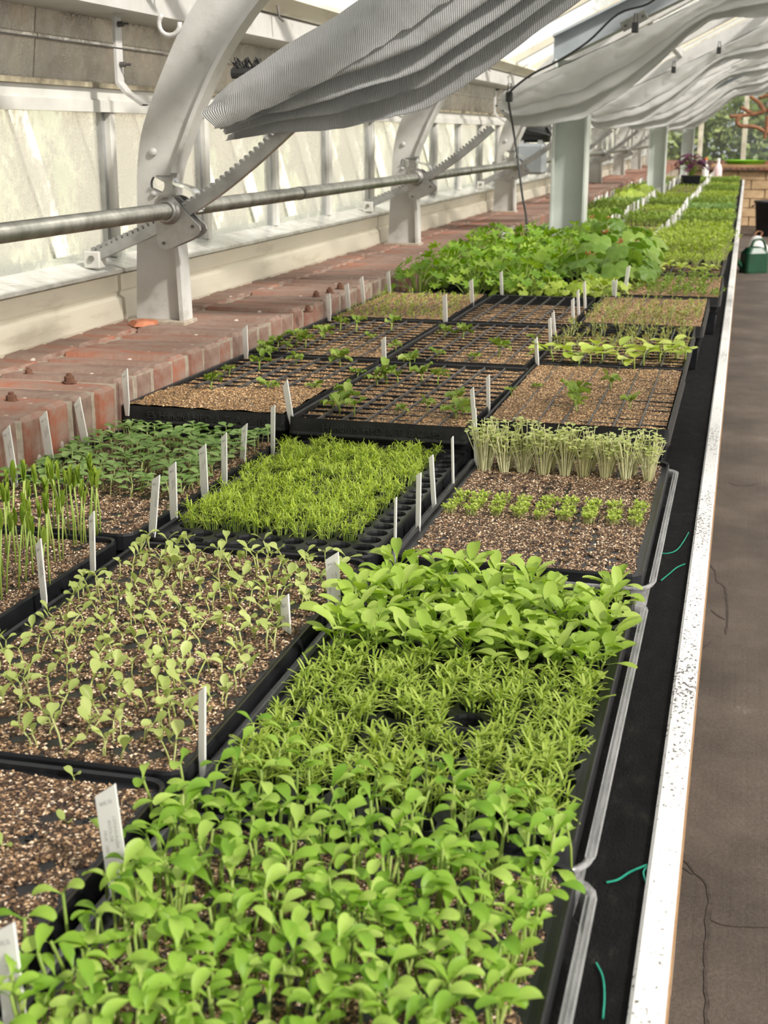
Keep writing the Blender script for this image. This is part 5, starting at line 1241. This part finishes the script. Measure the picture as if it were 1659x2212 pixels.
# ================================================================== trays further down the bench
FT_rim = MB(); w_, l_ = TW, TL
loft(FT_rim, [lev(rrect(w_ - .01, l_ - .01, .008, 2), (1, 1), -.010), lev(rrect(w_ - .006, l_ - .006, .008, 2), (1, 1), 0), lev(rrect(w_, l_, .01, 2), (1, 1), 0), lev(rrect(w_, l_, .01, 2), (1, 1), -.03), lev(rrect(w_ - .02, l_ - .02, .01, 2), (1, 1), -.058)], 0, True)
FT_rim = FT_rim.mesh('tray_body', 'black_plastic_dusty')
b = MB(); gx, gy = 8, 16; V = [((i / gx - .5) * (w_ - .012), (j / gy - .5) * (l_ - .012), -.006 + U(-.002, .002)) for j in range(gy + 1) for i in range(gx + 1)]
FT_soil = b.add(V, [(j * 9 + i, j * 9 + i + 1, j * 9 + i + 10, j * 9 + i + 9) for j in range(gy) for i in range(gx)]).mesh('soil', 'soil')
def massmesh(name, h, blade, lm, sm, nx=9, ny=17, per=3, frac=1.0):
    C = [Clump(per, .010, h, (3, 4), blade, sm, lm, .4, .0009, (.1, 1.2), (.1, .9)) for _ in range(4)]; b = MB()
    for j in range(ny):
        for i in range(nx):
            if rng.random() < frac: rng.choice(C).into(b, Vector(((i / (nx - 1) - .5) * .24 + U(-.006, .006), (j / (ny - 1) - .5) * .49 + U(-.006, .006), -.006)), U(0, 6.28), U(.8, 1.2))
    return b.mesh(name, [sm, lm], True)
BL = ((.014, .024), (.006, .010), .9, 3, .8)
MS = {'lime': massmesh('seedlings', (.05, .095), BL, 'leaf_lime', 'stem_pale', per=4), 'dill': massmesh('seedlings', (.03, .055), ((.012, .02), (.003, .005), 1, 3, .7), 'leaf_dill', 'stem_pale', per=4),
      'mid': massmesh('seedlings', (.02, .045), BL, 'leaf_mid', 'stem_green'), 'olive': massmesh('seedlings', (.012, .03), ((.010, .016), (.006, .008), .9, 3, .7), 'leaf_needle', 'stem_pale', frac=.85),
      'dark': massmesh('seedlings', (.015, .035), ((.014, .022), (.009, .013), .8, 3, .6), 'leaf_sage', 'stem_green'), 'thin': massmesh('seedlings', (.008, .02), ((.006, .012), (.004, .006), .9, 3, .7), 'leaf_lime', 'stem_pale', per=2, frac=.45)}
FN = {'lime': 'tall lime green', 'dill': 'feathery yellow-green', 'mid': 'mid green', 'olive': 'short olive green', 'dark': 'dull dark green', 'thin': 'sparse tiny'}
CN = {'R': 'in the aisle-side row', 'M': 'in the middle row', 'L': 'in the row along the ledge'}
FAR = {'R': ['lime', 'lime', 'mid', 'olive', 'mid', 'olive', 'dark', 'mid', 'thin', 'olive', 'olive', 'mid', 'thin', 'olive', 'thin', 'mid', 'thin', 'thin'],
       'M': ['olive', 'olive', 'thin', 'mid', 'thin', 'olive', 'mid', 'thin', 'olive', 'thin', 'thin', 'thin', 'thin', 'thin', 'mid', 'thin', 'thin', 'thin'],
       'L': ['dark', 'dark', 'mid', 'mid', 'thin', 'mid', 'dark', None, None, None, 'mid', 'thin', 'dark', None, None, 'thin', 'thin', None]}
for c, xc, ys in (('R', -.190, 5.02), ('M', -.478, 5.48), ('L', -.795, 5.62)):
    for k, kind in enumerate(FAR[c]):
        y0 = ys + .562 * k
        if kind is None or y0 > 15.4: continue
        if c == 'L' and abs(y0 + .26 - 10.6) < .36: continue
        if c == 'M' and abs(y0 + .26 - 10.6) < .36: pass
        z = BENCH + .0595
        if c == 'M' and abs(y0 + .26 - 13.1) < .42: continue
        x = xc + U(-.006, .006)
        t = thing('seed_tray', 'shallow black tray of %s seedlings %s' % (FN[kind], CN[c]), 'seed tray', (x, y0 + TL / 2, z), (0, 0, U(-.012, .012)), 'far trays ' + kind + c)
        ob('tray_body', FT_rim, t); ob('soil', FT_soil, t, kind='stuff')
        ob('tray_seedlings', MS[kind], None, (x, y0 + TL / 2, z), (0, 0, 0 if k % 2 else math.pi), (1, 1, U(.85, 1.15)), '%s seedlings filling a tray %s' % (FN[kind], CN[c]), 'seedlings', 'far seedlings ' + kind + c, 'stuff')

# ================================================================== plant labels
def tagmesh(L, w=.0165, tip=.010):
    b = MB(); h = .0007; prof = [(-w * .28, 0), (w * .28, 0), (w / 2, L * .28), (w / 2, L), (-w / 2, L - tip), (-w / 2, L * .28)]
    return b.prism(prof, -h, h)
TAGS = [(225, 1690, 262, 1950, 45, 'PT', 'white slanted label standing between the bare tray and the broad-leaved tray', ('WK10', 'USTAGUNGIA', 'BICOLOR', 'PINK  1007')),
 (5, 1985, 40, 2260, 46, 'PT', 'white label beside the bare tray, half hidden by broad leaves', ('WK10', 'SNAPDRAGON', 'POTOMAC')),
 (437, 1475, 437, 1672, 12, 'PT', 'narrow white label beside the needle-leaved band', None),
 (717, 1190, 722, 1310, 28, 'PT', 'white label lettered in capitals at the back of the paddle-leaved band', ('WK12', 'CENTAUREA', 'CYANUS', 'FLORENCE  200')),
 (614, 1280, 620, 1375, 18, 'PT', 'white label at the near corner of the paddle-leaved band', ('WK12', 'CALENDULA', 'OFF.')),
 (82, 1160, 97, 1312, 12, 'PT', 'leaning white label between tall sprouts and pale seedlings', ('WK11', 'ASCLEPIAS', 'TUBEROSA')),
 (198, 1100, 201, 1245, 10, 'PT', 'upright white label beside the last tall sprouts', ('WK11', 'LUPINUS')),
 (338, 1022, 328, 1165, 14, 'PT', 'white label tilted in the first cell of the feathery tray', ('WK10', 'CORIANDER')),
 (372, 995, 376, 1130, 15, 'PT', 'white label in the second cell of the feathery tray', ('WK10', 'ORLAYA', 'GRAND.')),
 (437, 957, 443, 1080, 15, 'PT', 'white label half sunk in feathery seedlings', ('WK10', 'AMMI', 'MAJUS')),
 (484, 932, 485, 1052, 11, 'PT', 'white label between round leaves and feathery seedlings', ('WK10', 'DAUCUS')),
 (529, 912, 524, 1000, 10, 'PT', 'white label behind the first feathery clumps', ('WK9', 'AMMI')),
 (590, 873, 589, 980, 8, 'PT', 'white label before the gap between the two embossed trays', None),
 (12, 918, 30, 1035, 17, 'PT', 'leaning white label on the brick wall by tall sprouts', ('WK 10', 'SALVIA', 'FARINACEA')),
 (92, 888, 105, 975, 17, 'PT', 'leaning white label on the brick wall above round leaves', ('WK 10', 'SALVIA', 'VIRIDIS')),
 (165, 858, 182, 945, 15, 'PT', 'leaning white label by the brick wall close to the heaped tray', ('WK 10', 'SALVIA')),
 (269, 795, 274, 882, 12, 'DT', 'white label at the wall corner of the heaped golden tray', ('WK 4', 'PELARGONIUM')),
 (528, 702, 531, 767, 11, 'DT', 'white label at the wall corner of the tray behind the heaped one', None),
 (615, 820, 628, 902, 12, 'DT', 'tilted white label at the corner of the embossed tray', None),
 (828, 727, 830, 782, 9, 'DT', 'white label behind the embossed tray', None),
 (1019, 835, 1026, 930, 8, 'DT', 'white label between the embossed tray and the cress-like clumps', None),
 (1024, 880, 1030, 1010, 8, 'PT', 'long white label among the tall pale stems', None),
 (1054, 808, 1055, 885, 7, 'DT', 'white label in the corner of the aisle cell tray', None),
 (905, 1018, 903, 1150, 9, 'PT', 'white label at the edge of the brown tray below the tufts', None),
 (931, 980, 938, 1100, 9, 'PT', 'white label at the edge of the brown tray beside the first tuft', None),
 (977, 940, 979, 1055, 4, 'PT', 'white label seen edge-on beside the tufts', None),
 (855, 1070, 853, 1208, 3, 'PT', 'white label seen edge-on at the near corner of the brown tray', None),
 (1157, 728, 1161, 790, 7, 'DT', 'white label at the corner of the cucumber-leaved tray', None),
 (1187, 685, 1190, 752, 6, 'DT', 'taller white label of a pair beside the bronze sprouts', None),
 (1194, 672, 1198, 722, 6, 'DT', 'rear white label of a pair beside the bronze sprouts', None),
 (1237, 643, 1238, 700, 6, 'DT', 'front white label of three beside the empty cells', None),
 (1248, 625, 1250, 682, 5, 'DT', 'middle white label of three beside the empty cells', None),
 (1262, 607, 1264, 668, 5, 'DT', 'rear white label of three beside the empty cells', None),
 (1324, 603, 1325, 642, 5, 'DT', 'short white label below the broad dark leaves', None),
 (1331, 603, 1328, 643, 5, 'DT', 'short white label leaning on its twin below the broad leaves', None),
 (1358, 573, 1349, 636, 7, 'DT', 'white label tilting out under the broad dark leaves', None),
 (960, 635, 962, 698, 9, 'DT', 'white label between the ochre sprouts and the bare tray', None),
 (1017, 603, 1020, 656, 8, 'DT', 'white label at the foot of the low lime plants', None),
 (1082, 585, 1084, 640, 6, 'DT', 'white label half hidden in the lime plants', None),
 (709, 633, 711, 687, 9, 'DT', 'white label by the ledge in front of the ochre sprouts', None),
 (748, 612, 753, 665, 9, 'DT', 'tilted white label by the ledge beside the ochre sprouts', None),
 (780, 597, 785, 652, 8, 'DT', 'white label by the ledge near the jagged-leaved plants', None),
 (838, 585, 841, 632, 7, 'DT', 'white label under the first jagged-leaved plant', None)]
for tx, ty, bx, by, wpx, pl, lab, txt in TAGS:
    zb = (PT if pl == 'PT' else DT) - .003
    B = onz(bx, by, zb)
    if B.x < -.926:                            # stands against the brick face
        B = Vector(ray(bx, by)) * (-.926 / ray(bx, by)[0]) + Vector((0, 0, ZC))
    Tp = ony(tx, ty, B.y + .004); d = Tp - B; L = d.length + (.012 if B.z < zb + .004 else (B.z - zb) / d.normalized().z + .004)
    full = .0165 * FPX / (ray(bx, by)[1] and B.y / ray(bx, by)[1]); ang = math.acos(max(.12, min(1, wpx / full)))
    zax = d.normalized(); vd = Vector((B.x, B.y, 0)).normalized(); pr = Vector((vd.y, -vd.x, 0)); xax = pr * math.cos(ang) - vd * math.sin(ang); xax = (xax - zax * xax.dot(zax)).normalized(); yax = zax.cross(xax)
    M = Matrix((xax, yax, zax)).transposed().to_4x4(); M.translation = B - zax * .012 if B.z < zb + .004 else B - zax * ((B.z - zb) / zax.z + .004)
    t = thing('plant_label', lab, 'plant label', group='white plant labels'); t.matrix_world = M
    bl_ = ob('blade', tagmesh(L, tip=.010 if wpx > 9 else .006).mesh('blade', 'tag_white'), t)
    if txt:
        me = text_mesh(txt[0], .0040, .00008, 'handwriting'); me.materials.append(MT['ink'])
        ob('handwriting', me, bl_, (.0, -.00085, L - .0145), (math.pi / 2, math.radians(-22), 0))
        for k, s in enumerate(txt[1:]):
            me = text_mesh(s, .0034, .00008, 'handwriting'); me.materials.append(MT['ink'])
            ob('handwriting', me, bl_, (.0035 - .0042 * k, -.00085, L - .018 - .0014 * len(s) - .004 * k), (math.pi / 2, math.pi / 2, 0))
TGM = tagmesh(.085, .012, .005).mesh('plant_label', 'tag_white')
def fartag(x, y, lab, grp, s=1.0): ob('plant_label', TGM, None, (x, y, BENCH + .045), (U(-.1, .1), U(-.12, .12), U(-.9, .9)), s, lab, 'plant label', grp)
y = 5.2
while y < 15.2:
    fartag(-.336 + U(-.008, .008), y, 'white label in the line between aisle-side and middle trays', 'labels between aisle and middle rows')
    if y > 5.6: fartag(-.622 + U(-.012, .012), y + .03, 'white label in the line between middle and ledge trays', 'labels between middle and ledge rows')
    if y > 5.9 and rng.random() < .6: fartag(-.925 + U(-.008, .008), y + .05, 'white label standing along the brick ledge further down', 'labels along the ledge')
    y += U(.09, .26) + .03 * (y > 9)
for k in range(5): fartag(-.925 + .0 * k, 5.3 + .05 * k, 'white label in the row of five behind the jagged-leaved plants', 'five labels by the ledge', 1.3)

# ================================================================== things at the far end
bushy('purple_plant', 'dark purple leafy plant in a black pot near the third post', None, -.50, 13.1, LP, 60, .16, .20, 'stem_green', pot=potmesh(.17, .14, 'black_plastic'), potz=.14)
bushy('yellow_green_plant', 'yellow-green broad-leaved plant in a shallow terracotta bowl', None, -.76, 10.15, LY, 26, .17, .10, 'stem_pale', pot=potmesh(.20, .07, 'terracotta'), potz=.07)
bushy('yellow_green_plant', 'smaller yellow-green plant with blushed stems beside the second post', None, -.80, 9.72, LY, 14, .11, .08, 'stem_pale', pot=potmesh(.12, .07, 'terracotta'), potz=.07)
bt = thing('spray_bottle', 'pale pink bottle standing at the end of the bench', 'bottle', (-.29, 14.9, BENCH)); MB().lathe([(.0005, 0), (.04, 0), (.042, .02), (.042, .15), (.03, .19), (.014, .215), (.014, .235)], 16).build('body', 'bottle_pink', bt, smooth=True); MB().lathe([(.017, .235), (.017, .265), (.0005, .267)], 12).build('cap', 'tag_white', bt)
bt = thing('spray_bottle', 'white bottle standing beside the pink one', 'bottle', (-.42, 14.9, BENCH)); MB().lathe([(.0005, 0), (.032, 0), (.034, .02), (.034, .16), (.024, .20), (.012, .22), (.012, .245)], 16).build('body', 'tag_white', bt, smooth=True); MB().lathe([(.015, .245), (.015, .27), (.0005, .272)], 12).build('cap', 'flower_orange', bt)
# watering can on the aisle floor
wc = thing('watering_can', 'dark green plastic watering can standing on the aisle floor', 'watering can', (.135, 13.6, 0), (0, 0, math.radians(-60)))
b = MB(); loft(b, [lev(rrect(.16, .24, .03), (1, 1), 0), lev(rrect(.165, .245, .03), (1, 1), .02), lev(rrect(.16, .24, .04), (1, 1), .19), lev(rrect(.11, .17, .04), (1, 1), .24), lev(rrect(.09, .11, .03), (1, 1), .25)], 0, False); b.build('body', 'can_green', wc, smooth=False)
MB().tube(smoothpath([(0, -.12, .05), (0, -.20, .14), (0, -.26, .26)], 4), [.024] * 4 + [.018] * 4 + [.014]).build('spout', 'can_green', wc, smooth=True)
MB().tube(smoothpath([(0, -.04, .245), (0, -.01, .31), (0, .08, .31), (0, .125, .20), (0, .12, .08)], 5), .013).build('handle', 'can_green', wc, smooth=True)
MB().lathe([(.016, 0), (.04, .03), (.042, .036), (.0005, .04)], 14, M=Matrix.Translation((0, -.26, .26)) @ Matrix.Rotation(.6, 4, 'X')).build('rose', 'can_green', wc, smooth=True)
sk = thing('crumpled_bag', 'crumpled pale bag lying against the bench behind the watering can', 'bag', (.16, 14.7, 0))
b = MB(); rr = random.Random(5); pr = [(.001, 0), (.12, 0), (.14, .06), (.11, .16), (.06, .24), (.04, .27), (.001, .28)]; b.lathe(pr, 14); b.v = [(x * (1 + .3 * noise.noise(Vector((x * 9, y * 9, z * 9)))), y * (1 + .3 * noise.noise(Vector((x * 9, y * 9, z * 7 + 5)))), z) for x, y, z in b.v]; b.build('bag_body', 'cloth_white', sk, smooth=True)
MB().tube(smoothpath([(.03, 0, .27), (.05, .02, .31), (.0, .03, .32), (-.03, 0, .275)], 4), .008).build('bag_tie', 'bark', sk)
for k, (x, y, s) in enumerate(((.36, 18.6, 1.0), (.95, 18.9, 1.15))):
    t = thing('black_bin', ['black plastic bin standing before the tan end wall', 'wider black plastic bin beside the first bin'][k], 'bin', (x, y, 0), scale=s)
    MB().lathe([(.0005, .01), (.17, .0), (.18, .02), (.215, .42), (.23, .43), (.235, .46), (.22, .46), (.205, .44), (.17, .05), (.0005, .04)], 22).build('body', 'black_plastic', t, smooth=True)
    for a in (0, math.pi): MB().tube([(.22 * math.cos(a), -.05, .40), (.255 * math.cos(a), -.05, .38), (.255 * math.cos(a), .05, .38), (.22 * math.cos(a), .05, .40)], .008).build('handle', 'black_plastic', t)
# side table in front of the end wall
stb = thing('side_table', 'wooden side table standing before the end wall', 'table', (.15, 19.7, 0))
MB().bbox((-.62, -.32, .86), (.62, .32, .90), .004).build('table_top', 'wood', stb)
for x in (-.56, .56):
    for yy in (-.27, .27): MB().box((x - .03, yy - .03, 0), (x + .03, yy + .03, .86)).build('leg', 'wood', stb)
lt = thing('lime_saucer', 'wide lime green plastic saucer on the side table', 'saucer', (-.02, 19.7, .9005)); MB().lathe([(.0005, 0), (.24, 0), (.29, .055), (.30, .055), (.25, -.0), (.0005, .012)][0:4] + [(.285, .05), (.235, .008), (.0005, .008)], 28).build('dish', 'lime_plastic', lt, smooth=True)
po = thing('potted_marigold', 'small pot with a yellow flower beside the lime saucer', 'plant', (.42, 19.7, .9005)); ob('pot', potmesh(.16, .12, 'black_plastic'), po)
st = MB(); L = MB()
for k in range(12):
    a = k * 2.4; p = (math.cos(a) * .06, math.sin(a) * .06, .17 + .05 * (k % 3)); st.tube([(0, 0, .11), p], .004, 4)
    V, F = leaf_v(.08, .05, a, .6, .6, .3, .5, p, 5, 1); L.add(V, F)
st.build('stem', 'stem_green', po); L.build('leaf_tuft', 'leaf_mid', po, smooth=True)
for k in range(5):
    b = MB(); c = (math.cos(k * 1.3) * .05, math.sin(k * 1.3) * .05, .26 + .02 * (k % 2))
    for q in range(8): V, F = leaf_v(.04, .025, q * .785, .5, .4, .2, .6, c, 3, 1); b.add(V, F)
    b.build('flower', 'flower_yellow', po)
# bare orange-brown branches reaching in from the right
br = thing('bare_fig_branches', 'bare orange-brown branches of a small tree beside the aisle', 'tree', (1.25, 15.2, 0))
def bp(px, py): p = ony(px, py, 15.2); return (p.x - 1.25, p.y - 15.2, p.z)
MB().tube(smoothpath([(0, 0, 0), (.03, .02, .7), (-.05, 0, 1.3), (-.3, 0, 1.62), bp(1659, 235)], 5), [.06] * 6 + [.05] * 6 + [.035] * 9).build('trunk', 'bark', br, smooth=True)
for k, L in enumerate((((1700, 225), (1659, 238), (1625, 247), (1575, 252)), ((1600, 249), (1592, 262), (1600, 272), (1630, 274), (1659, 287), (1700, 300)), ((1650, 240), (1640, 222), (1620, 208)), ((1659, 250), (1655, 280), (1652, 300)), ((1700, 215), (1668, 205), (1640, 212)), ((1625, 247), (1612, 238), (1600, 232)))):
    MB().tube(smoothpath([bp(*q) for q in L], 5), [.026 - .012 * i / (5 * len(L)) for i in range(5 * (len(L) - 1) + 1)]).build('branch', 'bark', br, smooth=True)
